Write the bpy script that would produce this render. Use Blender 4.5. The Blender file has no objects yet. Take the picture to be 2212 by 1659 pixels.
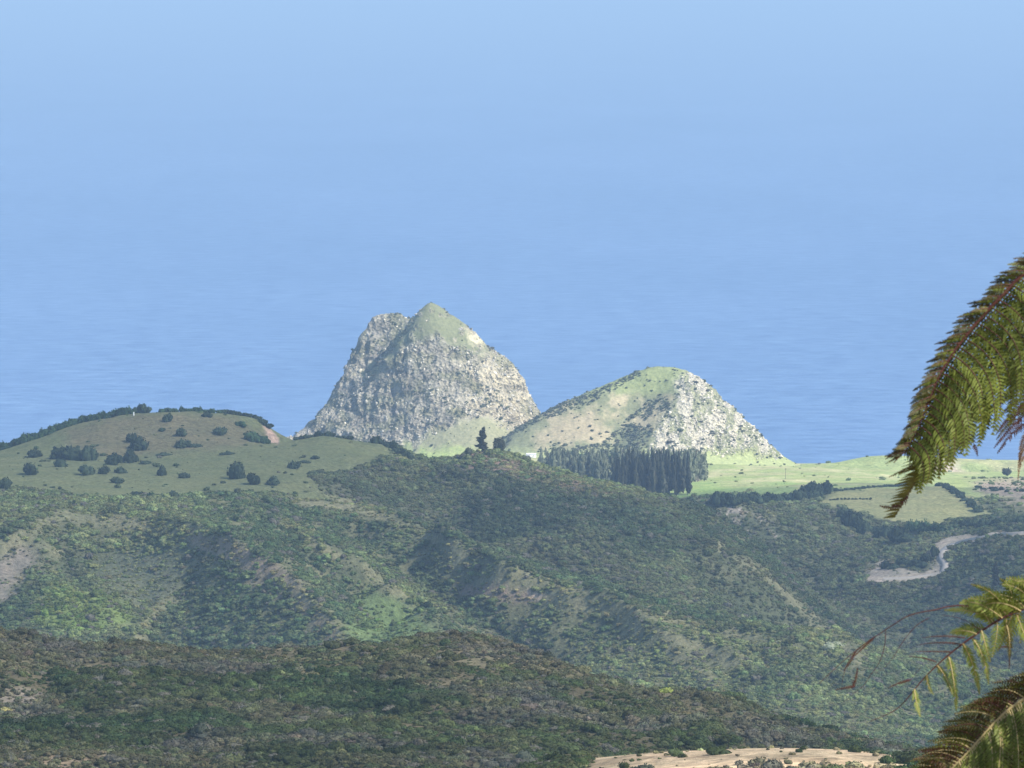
import bpy, math, random
import numpy as np
from mathutils import Vector, Matrix
random.seed(7); rng = np.random.default_rng(11)
SC = bpy.context.scene
COL = SC.collection

# ------------------------------------------------------------------ camera, world, sun, exposure
F = 11060.0; CX, CY = 1106.0, 829.5          # focal length and centre, in units of a 2212 x 1659 picture
CAMZ = 650.0
PITCH = math.atan((CY + 60.0) / F)
cam = bpy.data.cameras.new('camera'); camo = bpy.data.objects.new('camera', cam); COL.objects.link(camo)
cam.sensor_width = 36.0; cam.lens = 36.0 * F / 2212.0
cam.clip_start = 0.5; cam.clip_end = 400000.0
cam.dof.use_dof = True; cam.dof.focus_distance = 4500.0; cam.dof.aperture_fstop = 26.0
camo.location = (0, 0, CAMZ); camo.rotation_euler = (math.pi / 2 - PITCH, 0, 0)
SC.camera = camo

SUN_AZ = math.radians(122)      # clockwise from +Y
SUN_EL = math.radians(44)
SV = Vector((math.sin(SUN_AZ) * math.cos(SUN_EL), math.cos(SUN_AZ) * math.cos(SUN_EL), math.sin(SUN_EL)))
w = bpy.data.worlds.new('World'); SC.world = w; w.use_nodes = True
nt = w.node_tree; nt.nodes.clear()
sky = nt.nodes.new('ShaderNodeTexSky'); sky.sky_type = 'NISHITA'; sky.sun_disc = False
sky.sun_elevation = SUN_EL; sky.sun_rotation = SUN_AZ; sky.altitude = 300; sky.air_density = 1.0; sky.dust_density = 0.6; sky.ozone_density = 1.5
bg = nt.nodes.new('ShaderNodeBackground'); bg.inputs['Strength'].default_value = 0.13
out = nt.nodes.new('ShaderNodeOutputWorld')
nt.links.new(sky.outputs[0], bg.inputs[0]); nt.links.new(bg.outputs[0], out.inputs[0])
sl = bpy.data.lights.new('sun', 'SUN'); sl.energy = 4.2; sl.angle = math.radians(0.5); sl.color = (1.0, 0.95, 0.86)
slo = bpy.data.objects.new('sun', sl); COL.objects.link(slo)
slo.location = (0, 0, 3000); slo.rotation_euler = SV.to_track_quat('Z', 'Y').to_euler()
vs = SC.view_settings
vs.view_transform = 'Standard'; vs.look = 'None'; vs.gamma = 1.0; vs.use_curve_mapping = False; vs.exposure = 0.95
SC.render.engine = 'CYCLES'
cy = SC.cycles
cy.max_bounces = 5; cy.diffuse_bounces = 2; cy.glossy_bounces = 2; cy.transmission_bounces = 3
cy.transparent_max_bounces = 10; cy.volume_bounces = 0; cy.use_denoising = True
cy.caustics_reflective = False; cy.caustics_refractive = False

# ------------------------------------------------------------------ helpers
CP, SP_ = math.cos(PITCH), math.sin(PITCH)
def ray_z(px, py, D):
    """height of the sight line through picture point (px, py) at ground distance D"""
    v = -(np.asarray(py, float) - CY) / F
    return CAMZ + D * (-SP_ + v * CP) / (CP + v * SP_)
def world_x(px, py, D):
    v = -(np.asarray(py, float) - CY) / F
    return (np.asarray(px, float) - CX) / F * D / (CP + v * SP_)
def proj(x, y, z):
    dz = z - CAMZ
    f_ = y * CP - dz * SP_; u_ = y * SP_ + dz * CP
    return CX + F * x / f_, CY - F * u_ / f_
def P3(px, py, D):
    return Vector((float(world_x(px, py, D)), float(D), float(ray_z(px, py, D))))

def hsh(ix, iy, iz, s):
    h = (ix.astype(np.int64) * 374761393 + iy.astype(np.int64) * 668265263 + iz.astype(np.int64) * 2147483647 + s * 974634777) & 0xFFFFFFFF
    h = ((h ^ (h >> 13)) * 1274126177) & 0xFFFFFFFF
    h = ((h ^ (h >> 16)) * 2246822519) & 0xFFFFFFFF
    return ((h ^ (h >> 15)) & 0xFFFF) / 32767.5 - 1.0
def n2(x, y, s=0):
    x = np.asarray(x, float); y = np.asarray(y, float)
    ix = np.floor(x); iy = np.floor(y); fx = x - ix; fy = y - iy
    fx = fx * fx * fx * (fx * (fx * 6 - 15) + 10); fy = fy * fy * fy * (fy * (fy * 6 - 15) + 10)
    z = np.zeros_like(ix)
    a = hsh(ix, iy, z, s); b = hsh(ix + 1, iy, z, s); c = hsh(ix, iy + 1, z, s); d = hsh(ix + 1, iy + 1, z, s)
    return (a + (b - a) * fx) * (1 - fy) + (c + (d - c) * fx) * fy
def fbm(x, y, s=0, o=4, g=0.5):
    t = 0; a = 1; n = 0
    for k in range(o):
        t = t + a * n2(x * 2.03 ** k + 17.3 * k, y * 2.03 ** k - 9.1 * k, s + k); n += a; a *= g
    return t / n
def ridged(x, y, s=0, o=4):
    t = 0; a = 1; n = 0
    for k in range(o):
        t = t + a * (1 - 2 * np.abs(n2(x * 2.1 ** k + 5.3 * k, y * 2.1 ** k, s + k))); n += a; a *= 0.5
    return t / n
def n3(x, y, z, s=0):
    ix = np.floor(x); iy = np.floor(y); iz = np.floor(z); fx = x - ix; fy = y - iy; fz = z - iz
    fx = fx * fx * (3 - 2 * fx); fy = fy * fy * (3 - 2 * fy); fz = fz * fz * (3 - 2 * fz)
    def L(dz):
        a = hsh(ix, iy, iz + dz, s); b = hsh(ix + 1, iy, iz + dz, s); c = hsh(ix, iy + 1, iz + dz, s); d = hsh(ix + 1, iy + 1, iz + dz, s)
        return (a + (b - a) * fx) * (1 - fy) + (c + (d - c) * fx) * fy
    l0 = L(0); l1 = L(1)
    return l0 + (l1 - l0) * fz

def sstep(a, b, x):
    t = np.clip((x - a) / (b - a), 0, 1); return t * t * (3 - 2 * t)

def tps_fit(X, Y, Z, lam=0.0):
    n = len(X); dx = X[:, None] - X[None]; dy = Y[:, None] - Y[None]; r2 = dx * dx + dy * dy
    K = np.where(r2 > 0, r2 * np.log(r2 + 1e-12), 0) + lam * np.eye(n)
    Pm = np.stack([np.ones(n), X, Y], 1)
    A = np.block([[K, Pm], [Pm.T, np.zeros((3, 3))]])
    s = np.linalg.lstsq(A, np.concatenate([Z, np.zeros(3)]), rcond=None)[0]
    return X, Y, s
def tps_eval(m, x, y):
    X, Y, s = m; sh = x.shape; x = x.ravel(); y = y.ravel(); o = np.empty(len(x)); n = len(X)
    for i in range(0, len(x), 20000):
        a = x[i:i + 20000, None] - X; b = y[i:i + 20000, None] - Y; r2 = a * a + b * b
        o[i:i + 20000] = (r2 * np.log(r2 + 1e-12)) @ s[:n] + s[n] + s[n + 1] * x[i:i + 20000] + s[n + 2] * y[i:i + 20000]
    return o.reshape(sh)

def inpoly(px, py, poly):
    r = np.zeros(np.shape(px), bool); n = len(poly)
    for i in range(n):
        x1, y1 = poly[i]; x2, y2 = poly[(i + 1) % n]
        if y1 == y2: continue
        c = ((y1 > py) != (y2 > py)) & (px < (x2 - x1) * (py - y1) / (y2 - y1) + x1)
        r ^= c
    return r

def set_kind(o, kind=None, label=None, cat=None, group=None):
    if kind: o['kind'] = kind
    if label: o['label'] = label
    if cat: o['category'] = cat
    if group: o['group'] = group
    return o
def link(name, me, parent=None, mats=(), smooth=False):
    for m in mats:
        me.materials.append(m)
    if smooth:
        me.polygons.foreach_set('use_smooth', np.ones(len(me.polygons), bool))
    o = bpy.data.objects.new(name, me); COL.objects.link(o)
    if parent: o.parent = parent
    return o
def np_mesh(name, V, Fq, mat_idx=None):
    me = bpy.data.meshes.new(name)
    V = np.asarray(V, np.float32); Fq = np.asarray(Fq, np.int32); k = Fq.shape[1]
    me.vertices.add(len(V)); me.vertices.foreach_set('co', V.ravel())
    me.loops.add(Fq.size); me.loops.foreach_set('vertex_index', Fq.ravel())
    me.polygons.add(len(Fq)); me.polygons.foreach_set('loop_start', np.arange(0, Fq.size, k, dtype=np.int32))
    if mat_idx is not None: me.polygons.foreach_set('material_index', np.asarray(mat_idx, np.int32))
    me.update(calc_edges=True); return me
def grid_faces(nr, nc):
    i = np.arange((nr - 1) * (nc - 1)); r = i // (nc - 1); c = i % (nc - 1); a = r * nc + c
    return np.stack([a, a + 1, a + nc + 1, a + nc], 1)
def add_col(me, name, rgb):
    at = me.attributes.new(name, 'FLOAT_COLOR', 'POINT')
    at.data.foreach_set('color', np.concatenate([rgb, np.ones((len(rgb), 1))], 1).astype(np.float32).ravel())
def empty(name, loc, label=None, cat=None, group=None):
    e = bpy.data.objects.new(name, None); COL.objects.link(e); e.location = loc; e.empty_display_size = 1
    return set_kind(e, None, label, cat, group)

# ------------------------------------------------------------------ materials
def new_mat(name):
    m = bpy.data.materials.new(name); m.use_nodes = True; t = m.node_tree; t.nodes.clear()
    o = t.nodes.new('ShaderNodeOutputMaterial'); return m, t, o
def N(t, k, **kw):
    n = t.nodes.new(k)
    for a, b in kw.items(): setattr(n, a, b)
    return n
def noise(t, scale, detail=4, rough=0.55, vec=None, dist=0.0):
    n = N(t, 'ShaderNodeTexNoise'); n.inputs['Scale'].default_value = scale; n.inputs['Detail'].default_value = detail
    n.inputs['Roughness'].default_value = rough; n.inputs['Distortion'].default_value = dist
    if vec is not None: t.links.new(vec, n.inputs['Vector'])
    return n
def ramp(t, fac, stops):
    r = N(t, 'ShaderNodeValToRGB'); t.links.new(fac, r.inputs[0]); e = r.color_ramp.elements
    while len(e) < len(stops): e.new(0.5)
    for i, (p, c) in enumerate(stops):
        e[i].position = p; e[i].color = (*c, 1) if len(c) == 3 else c
    return r
def mixc(t, a, b, fac, mode='MIX'):
    m = N(t, 'ShaderNodeMix', data_type='RGBA', blend_type=mode)
    for sck, v in ((6, a), (7, b), (0, fac)):
        if hasattr(v, 'node'): t.links.new(v, m.inputs[sck])
        else: m.inputs[sck].default_value = v if sck == 0 else (*v, 1)
    return m.outputs[2]
def bump(t, h, strength, dist):
    b = N(t, 'ShaderNodeBump'); b.inputs['Strength'].default_value = strength; b.inputs['Distance'].default_value = dist
    t.links.new(h, b.inputs['Height']); return b.outputs[0]

def mat_terrain():
    m, t, o = new_mat('ground_cover')
    at = N(t, 'ShaderNodeAttribute', attribute_name='cover')
    tc = N(t, 'ShaderNodeTexCoord')
    a = noise(t, 0.25, 5, 0.65, tc.outputs['Object']); b = noise(t, 0.04, 4, 0.6, tc.outputs['Object'])
    r1 = ramp(t, a.outputs[0], [(0.25, (0.5, 0.5, 0.5)), (0.75, (1.5, 1.45, 1.4))])
    r2 = ramp(t, b.outputs[0], [(0.3, (0.85, 0.9, 0.85)), (0.7, (1.15, 1.1, 1.05))])
    c = mixc(t, at.outputs[0], r1.outputs[0], 1.0, 'MULTIPLY'); c = mixc(t, c, r2.outputs[0], 1.0, 'MULTIPLY')
    d = N(t, 'ShaderNodeBsdfDiffuse'); t.links.new(c, d.inputs[0]); d.inputs['Roughness'].default_value = 0.6
    t.links.new(bump(t, a.outputs[0], 0.8, 2.5), d.inputs['Normal'])
    t.links.new(d.outputs[0], o.inputs[0]); return m
def mat_rockhill():
    m, t, o = new_mat('rock_and_turf')
    at = N(t, 'ShaderNodeAttribute', attribute_name='cover')
    rk = N(t, 'ShaderNodeAttribute', attribute_name='rockiness')
    tc = N(t, 'ShaderNodeTexCoord')
    n1 = noise(t, 0.16, 6, 0.7, tc.outputs['Object'], 1.0)
    vo = N(t, 'ShaderNodeTexVoronoi', feature='F1'); vo.inputs['Scale'].default_value = 0.22
    t.links.new(tc.outputs['Object'], vo.inputs['Vector'])
    r1 = ramp(t, n1.outputs[0], [(0.34, (0.45, 0.43, 0.47)), (0.45, (0.88, 0.86, 0.84)), (0.60, (1.38, 1.32, 1.18))])
    c1 = mixc(t, at.outputs[0], r1.outputs[0], rk.outputs['Fac'], 'MULTIPLY')
    g = noise(t, 0.3, 4, 0.6, tc.outputs['Object'])
    r2 = ramp(t, g.outputs[0], [(0.3, (0.75, 0.78, 0.75)), (0.7, (1.2, 1.2, 1.15))])
    c1 = mixc(t, c1, r2.outputs[0], 1.0, 'MULTIPLY')
    d = N(t, 'ShaderNodeBsdfDiffuse'); t.links.new(c1, d.inputs[0])
    ad = N(t, 'ShaderNodeMath', operation='ADD'); t.links.new(n1.outputs[0], ad.inputs[0]); t.links.new(vo.outputs[0], ad.inputs[1])
    bm = N(t, 'ShaderNodeBump'); bm.inputs['Distance'].default_value = 5.0; t.links.new(ad.outputs[0], bm.inputs['Height']); mr = N(t, 'ShaderNodeMapRange'); mr.inputs['From Min'].default_value = .2; mr.inputs['From Max'].default_value = .8; mr.inputs['To Min'].default_value = .12; mr.inputs['To Max'].default_value = .95; t.links.new(rk.outputs['Fac'], mr.inputs['Value']); t.links.new(mr.outputs[0], bm.inputs['Strength']); t.links.new(bm.outputs[0], d.inputs['Normal'])
    t.links.new(d.outputs[0], o.inputs[0]); return m
def mat_foliage(name, attr=True, col=(0.06, 0.09, 0.04), trans=0.2, var=0.35):
    m, t, o = new_mat(name)
    if attr:
        at = N(t, 'ShaderNodeAttribute', attribute_type='INSTANCER', attribute_name='tint'); base = at.outputs[0]
    else:
        oi = N(t, 'ShaderNodeObjectInfo'); r = ramp(t, oi.outputs['Random'], [(0, tuple(c * 0.65 for c in col)), (1, tuple(c * 1.4 for c in col))]); base = r.outputs[0]
    tc = N(t, 'ShaderNodeTexCoord')
    n1 = noise(t, 3.0, 3, 0.6, tc.outputs['Object'])
    r1 = ramp(t, n1.outputs[0], [(0.3, (1 - var,) * 3), (0.7, (1 + var, 1 + var, 1 + var * 0.6))])
    c = mixc(t, base, r1.outputs[0], 1.0, 'MULTIPLY')
    d = N(t, 'ShaderNodeBsdfDiffuse'); tr = N(t, 'ShaderNodeBsdfTranslucent'); mx = N(t, 'ShaderNodeMixShader'); mx.inputs[0].default_value = trans
    t.links.new(c, d.inputs[0]); t.links.new(c, tr.inputs[0]); t.links.new(d.outputs[0], mx.inputs[1]); t.links.new(tr.outputs[0], mx.inputs[2])
    t.links.new(mx.outputs[0], o.inputs[0]); return m
def mat_simple(name, col, rough=0.8, var=0.25, scale=3.0, spec=0.2):
    m, t, o = new_mat(name); tc = N(t, 'ShaderNodeTexCoord')
    n1 = noise(t, scale, 4, 0.6, tc.outputs['Object'])
    r = ramp(t, n1.outputs[0], [(0.3, tuple(c * (1 - var) for c in col)), (0.7, tuple(min(1, c * (1 + var)) for c in col))])
    p = N(t, 'ShaderNodeBsdfPrincipled'); t.links.new(r.outputs[0], p.inputs['Base Color']); p.inputs['Roughness'].default_value = rough
    p.inputs['Specular IOR Level'].default_value = spec
    t.links.new(p.outputs[0], o.inputs[0]); return m
def mat_sea():
    m, t, o = new_mat('sea_water'); tc = N(t, 'ShaderNodeTexCoord')
    def mp(sx, sy):
        q = N(t, 'ShaderNodeMapping'); q.inputs['Scale'].default_value = (sx, sy, 1); q.inputs['Rotation'].default_value = (0, 0, 0.12)
        t.links.new(tc.outputs['Object'], q.inputs['Vector']); return q.outputs[0]
    big = noise(t, 1.0, 5, 0.6, mp(1 / 900., 1 / 2600.)); fine = noise(t, 1.0, 5, 0.7, mp(1 / 55., 1 / 30.))
    mid = noise(t, 1.0, 4, 0.65, mp(1 / 230., 1 / 90.))
    c = ramp(t, big.outputs[0], [(0.3, (0.070, 0.140, 0.27)), (0.7, (0.098, 0.175, 0.32))])
    r2 = ramp(t, mid.outputs[0], [(0.34, (0.88, 0.91, 0.95)), (0.66, (1.10, 1.08, 1.05))])
    r3 = ramp(t, fine.outputs[0], [(0.34, (0.50, 0.62, 0.75)), (0.66, (1.50, 1.38, 1.23))])
    cc = mixc(t, c.outputs[0], r2.outputs[0], 1.0, 'MULTIPLY'); cc = mixc(t, cc, r3.outputs[0], 1.0, 'MULTIPLY')
    d = N(t, 'ShaderNodeBsdfDiffuse'); t.links.new(cc, d.inputs[0])
    g = N(t, 'ShaderNodeBsdfGlossy'); g.inputs['Roughness'].default_value = 0.35; g.inputs[0].default_value = (0.8, 0.9, 1, 1)
    b = bump(t, fine.outputs[0], 0.35, 8.0); t.links.new(b, g.inputs['Normal']); t.links.new(b, d.inputs['Normal'])
    mx = N(t, 'ShaderNodeMixShader'); mx.inputs[0].default_value = 0.3
    t.links.new(d.outputs[0], mx.inputs[1]); t.links.new(g.outputs[0], mx.inputs[2]); t.links.new(mx.outputs[0], o.inputs[0]); return m

M_TER = mat_terrain(); M_ROCKHILL = mat_rockhill(); M_FOL = mat_foliage('scrub_leaves')
M_SEA = mat_sea()
M_BUSH = mat_foliage('bush_leaves', False, (0.052, 0.072, 0.044))
M_BUSHG = mat_foliage('green_bush_leaves', False, (0.050, 0.085, 0.040))
M_GROVE = mat_foliage('grove_leaves', False, (0.056, 0.060, 0.042))
M_GROVEB = mat_foliage('pale_grove_leaves', False, (0.150, 0.165, 0.110))
M_BARK = mat_simple('bark', (0.22, 0.19, 0.15))
M_ROCK = mat_simple('pale_rock', (0.50, 0.46, 0.40), 0.9, 0.35, 0.6)

# ------------------------------------------------------------------ sea
def build_sea():
    xs = np.array([-200000, -60000, -15000, -4000, 0, 4000, 15000, 60000, 200000.]); ys = np.array([-30000, 0, 4000, 8000, 16000, 40000, 100000, 200000.])
    X, Y = np.meshgrid(xs, ys); V = np.stack([X.ravel(), Y.ravel(), np.zeros(X.size)], 1)
    me = np_mesh('sea', V, grid_faces(len(ys), len(xs)))
    set_kind(link('sea', me, None, [M_SEA]), 'structure', 'wide calm blue sea streaked by wind')
build_sea()

# ------------------------------------------------------------------ terrain
C = []           # control points: (px, D, z)
def vis(*pts):
    for px, py, D in pts: C.append((px, D, float(ray_z(px, py, D))))
def hid(D, *pz):
    for px, z in pz: C.append((px, D, z))
# ground falling away below the viewpoint
for px in (-150, 500, 1100, 1700, 2360):
    C.extend([(px, 0, 648.3), (px, 30, 641.0), (px, 120, 619), (px, 300, 584), (px, 600, 528)])
# sandy shoulder, bottom right
vis((1150, 1662, 1010), (1300, 1640, 1000), (1450, 1626, 985), (1600, 1618, 970), (1700, 1616, 960), (1850, 1622, 955), (1980, 1640, 950), (2100, 1670, 950), (2250, 1710, 950))
vis((1500, 1675, 900), (1700, 1680, 880), (1900, 1690, 880))
hid(850, (0, 470), (600, 470))
hid(1150, (1350, 452), (1600, 450), (1850, 448), (2150, 430))
# foreground hill
for px in (-100, 200, 500, 800, 1100): vis((px, 1680, 1230), (px, 1590, 1400), (px, 1500, 1550))
vis((1400, 1600, 1400), (1400, 1545, 1540), (1650, 1600, 1430), (1850, 1640, 1420), (600, 1450, 1640), (900, 1440, 1620), (1000, 1470, 1570), (1200, 1520, 1540))
vis((-120, 1388, 1750), (0, 1390, 1750), (200, 1407, 1750), (350, 1420, 1740), (550, 1420, 1720), (700, 1414, 1700), (850, 1400, 1700), (950, 1388, 1700), (1050, 1392, 1700),
    (1130, 1424, 1700), (1250, 1472, 1690), (1400, 1492, 1680), (1550, 1505, 1680), (1650, 1545, 1650), (1750, 1592, 1600), (1850, 1622, 1560), (2000, 1655, 1500), (2200, 1710, 1450))
hid(1930, (-120, 372), (300, 362), (700, 366), (950, 370), (1250, 345), (1600, 332), (1900, 318), (2250, 310))
hid(2350, (-120, 255), (400, 250), (900, 250), (1400, 235), (2250, 215))
hid(2850, (-120, 190), (400, 185), (900, 185), (1400, 178), (1800, 172), (2250, 165))
# middle hillside with its spurs
vis((-120, 1430, 3430), (-120, 1300, 3560), (-120, 1200, 3650), (-120, 1100, 3800), (-120, 1010, 4150))
vis((0, 1430, 3430), (0, 1300, 3560), (20, 1200, 3640), (0, 1100, 3820), (0, 1062, 3950), (0, 1010, 4150))
vis((100, 1180, 3650), (140, 1250, 3560), (180, 1330, 3480), (220, 1420, 3400))
vis((150, 1100, 3780), (300, 1125, 3700), (400, 1145, 3640), (480, 1170, 3570), (560, 1220, 3500), (640, 1280, 3430), (700, 1335, 3370), (760, 1395, 3310), (820, 1450, 3250))
vis((260, 1230, 3640), (340, 1320, 3520), (420, 1400, 3430), (560, 1400, 3370), (420, 1250, 3565), (520, 1320, 3450))
vis((640, 1180, 3630), (720, 1255, 3560), (800, 1330, 3485), (880, 1400, 3400))
vis((600, 1130, 3740), (700, 1178, 3620), (780, 1225, 3520), (850, 1285, 3440), (920, 1345, 3370), (980, 1400, 3310))
vis((780, 1150, 3780), (900, 1230, 3700), (1000, 1300, 3610), (1100, 1370, 3520), (1200, 1430, 3430))
vis((640, 1075, 3950), (780, 1095, 3890), (880, 1130, 3800), (960, 1172, 3710), (1060, 1215, 3640), (1150, 1245, 3570), (1300, 1290, 3490), (1450, 1330, 3430), (1600, 1370, 3380), (1720, 1400, 3340), (1850, 1460, 3260))
vis((1080, 1270, 3560), (1200, 1330, 3480), (1350, 1400, 3400), (1350, 1480, 3300), (1550, 1430, 3330), (1550, 1500, 3230), (1700, 1500, 3180), (1750, 1570, 3080), (1950, 1560, 3150), (1950, 1650, 2980), (2250, 1650, 3000))
for px, D, py in ((800, 4020, 1095), (900, 3960, 1130), (1060, 3820, 1215), (1200, 3750, 1262), (1300, 3690, 1290), (1450, 3640, 1330), (1600, 3600, 1370)):
    C.append((px, D, float(ray_z(px, py, D)) - 16))
vis((900, 1092, 4100), (900, 1045, 4210), (1060, 1180, 3980), (1060, 1100, 4090), (1060, 1030, 4190), (1300, 1250, 3880), (1300, 1150, 4010), (1300, 1085, 4120), (1480, 1290, 3850), (1480, 1200, 3990), (1480, 1130, 4130), (1600, 1320, 3830), (1640, 1260, 4000))
# plateau and knoll
vis((150, 1060, 4000), (300, 1072, 3960), (500, 1075, 3960), (300, 1035, 4090), (500, 1035, 4090), (700, 1045, 4060), (100, 1000, 4240), (300, 985, 4300), (460, 968, 4325), (540, 960, 4360), (590, 968, 4370), (650, 963, 4340), (800, 1000, 4240), (150, 990, 4290))
vis((-120, 1000, 4380), (0, 975, 4400), (60, 955, 4430), (130, 929, 4450), (200, 909, 4455), (300, 897, 4460), (400, 889, 4460), (480, 892, 4455), (540, 903, 4450), (568, 916, 4445), (588, 936, 4440), (603, 960, 4430),
    (622, 957, 4410), (645, 950, 4400), (700, 942, 4400), (780, 956, 4390), (830, 962, 4385), (870, 990, 4370), (900, 1014, 4360), (945, 1031, 4350), (985, 1012, 4330), (1010, 992, 4320), (1040, 977, 4310), (1100, 983, 4310), (1160, 1012, 4290),
    (1230, 1030, 4260), (1300, 1050, 4240), (1400, 1076, 4240), (1480, 1094, 4260), (1560, 1120, 4270))
for _px, _py in ((-120, 1000), (0, 975), (60, 958), (130, 930), (200, 909), (300, 897), (400, 890), (480, 893), (540, 905), (568, 920), (600, 960), (622, 962), (645, 954), (700, 946), (780, 960), (860, 990), (900, 1014), (945, 1031), (985, 1012), (1040, 980), (1100, 986)):
    C.append((_px, 4500, float(ray_z(_px, _py, 4500)) - 9)); C.append((_px, 4570, float(ray_z(_px, _py, 4570)) - 24))
hid(4680, (-120, 205), (200, 212), (450, 210), (620, 180), (800, 170), (1000, 165), (1250, 145), (1480, 128), (1560, 122))
hid(5100, (-120, 140), (400, 130), (800, 100), (1100, 95), (1300, 95))
hid(5800, (-120, 60), (400, 55))
# right-hand slope, road spur
vis((1560, 1102, 4720), (1700, 1100, 4790), (1820, 1120, 4780), (1950, 1127, 4780), (2050, 1130, 4760), (2120, 1125, 4700), (2250, 1120, 4700), (2360, 1120, 4700))
vis((1650, 1150, 4680), (1700, 1200, 4610), (1700, 1280, 4520), (1700, 1340, 4450), (1850, 1180, 4670), (1850, 1240, 4520), (1880, 1300, 4400), (1850, 1380, 4200))
vis((2000, 1170, 4600), (2040, 1190, 4510), (2045, 1236, 4440), (1980, 1250, 4440), (1890, 1254, 4450), (2120, 1162, 4480), (2212, 1152, 4450), (2350, 1145, 4430), (2120, 1220, 4380), (2212, 1240, 4300), (2000, 1310, 4340), (2000, 1400, 4180), (2200, 1350, 4160), (1950, 1480, 4000), (2250, 1480, 3980), (2350, 1300, 4200))
hid(3900, (1750, 92), (1950, 90), (2250, 92))
# pasture and far coast
vis((1700, 1062, 5060), (1850, 1050, 5120), (1950, 1048, 5130), (2080, 1052, 5080), (2250, 1060, 4980), (1620, 1062, 5150), (1500, 1082, 5230), (1400, 1072, 5300), (1450, 1040, 5600), (1350, 1040, 5620), (1600, 1035, 5600), (1750, 1030, 5600),
    (1250, 1010, 5900), (1000, 992, 6000), (1150, 990, 6080), (1300, 992, 6120), (1550, 1004, 6150), (1700, 1002, 6300), (1900, 1020, 5800), (2050, 1035, 5700), (2250, 1025, 5800), (2150, 1035, 5600),
    (1745, 1006, 6260), (1790, 1003, 6250), (1830, 993, 6240), (1870, 985, 6240), (1920, 983, 6240), (1970, 985, 6240), (2030, 993, 6230), (2070, 1010, 6210), (2090, 1024, 6200), (2115, 1030, 6190), (2160, 1024, 6150), (2250, 1008, 6200), (2360, 1000, 6200), (800, 1000, 6250))
hid(6480, (-120, 8), (300, 8), (700, 25), (1100, 25), (1500, 22), (1800, 12), (2050, 8), (2360, 20))
hid(6750, (-120, -35), (500, -35), (1000, -25), (1500, -25), (2000, -35), (2360, -25))
hid(7100, (-120, -60), (1000, -60), (2360, -60))
Ca = np.array(C)
KX = 0.40
TM = tps_fit(Ca[:, 0] * KX, Ca[:, 1].copy(), Ca[:, 2])

PXS = np.concatenate([[-9000, -5000, -3000, -2000, -1300, -800, -500, -380], np.arange(-300, 2520, 5.0), [2600, 2750, 3000, 3500, 4200, 5200, 7000, 9000, 12000]])
DS = np.concatenate([[-400, -150, -50, -20, 0, 10, 20], np.arange(30, 900, 30.), np.arange(900, 1960, 5.), np.arange(1960, 3150, 14.), np.arange(3150, 4760, 4.), np.arange(4760, 6500, 8.), np.arange(6500, 7101, 40.)])
GP, GD = np.meshgrid(PXS, DS)
GX0 = (GP - CX) / F * np.maximum(GD, 60) * 1.0
Z = tps_eval(TM, np.clip(GP, -140, 2350) * KX, np.clip(GD, 0, 7100))
Z = np.where(GD < 0, 648.3 + (-GD) * 0.12, Z)
def dist_line(px, py, pts):
    b = np.full(px.shape, 1e9)
    for (x1, y1), (x2, y2) in zip(pts[:-1], pts[1:]):
        L2 = (x2 - x1) ** 2 + (y2 - y1) ** 2; u = np.clip(((px - x1) * (x2 - x1) + (py - y1) * (y2 - y1)) / L2, 0, 1)
        b = np.minimum(b, np.hypot(px - x1 - u * (x2 - x1), py - y1 - u * (y2 - y1)))
    return b
CRESTS = [[(150, 1108), (60, 1150), (0, 1205)], [(440, 1175), (430, 1215), (350, 1300), (290, 1400)], [(960, 1176), (1000, 1225), (1100, 1262)], [(1560, 1180), (1650, 1240), (1760, 1330), (1850, 1430)], [(1290, 1300), (1400, 1380), (1500, 1450), (1560, 1500)], [(120, 1112), (300, 1130), (400, 1148), (480, 1172), (560, 1222), (640, 1282), (700, 1337), (760, 1396)], [(600, 1132), (700, 1180), (780, 1228), (850, 1287), (920, 1347), (980, 1402)],
    [(640, 1077), (780, 1097), (880, 1132), (960, 1176), (1060, 1218), (1150, 1248), (1300, 1293), (1450, 1333), (1600, 1373), (1720, 1402)], [(640, 1074), (720, 1084), (800, 1092)], [(0, 1190), (60, 1172), (110, 1195)],
    [(1060, 1255), (1180, 1290), (1330, 1330), (1450, 1380), (1600, 1440)]]
GULLIES = [[(440, 1190), (420, 1240), (380, 1300), (330, 1370), (300, 1420)], [(620, 1160), (720, 1256), (800, 1332), (880, 1400)], [(760, 1140), (900, 1232), (1000, 1302), (1100, 1372), (1200, 1430)],
    [(640, 1020), (700, 1060), (800, 1075), (900, 1120), (1060, 1190), (1300, 1275), (1600, 1360)], [(1300, 1120), (1480, 1190), (1600, 1300), (1700, 1380)], [(1780, 1120), (1800, 1200), (1780, 1300)], [(120, 1180), (170, 1250), (190, 1330)]]
# relief: gullies and lumps
fgm = sstep(950, 1200, GD) * (1 - sstep(1950, 2300, GD)); mdm = sstep(3000, 3300, GD) * (1 - sstep(4800, 5200, GD)); farm = sstep(4800, 5200, GD)
crest = np.exp(-((GD - 4400) / 90.0) ** 2)
Z += fgm * (3.6 * fbm(GX0 / 55, GD / 75, 3, 5) + 3.6 * ridged((GX0 + GD * 0.45) / 42, (GD - GX0 * .3) / 120, 5, 3))
PY0 = proj(GX0, GD, Z)[1]
plateau = inpoly(GP, PY0, [(-200, 1062), (300, 1078), (640, 1070), (760, 1040), (860, 985), (860, 930), (-200, 880)]) & (GD > 3850) & (GD < 4600)
amp = mdm * (1 - 0.85 * plateau) * (1 - 0.7 * crest)
sel = (GD > 3150) & (GD < 4330) & (GP > -200) & (GP < 2400); wx = GP + 9 * fbm(GX0 / 25, GD / 40, 211, 3); wy = PY0 + 6 * fbm(GX0 / 25, GD / 40, 217, 3)
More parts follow.
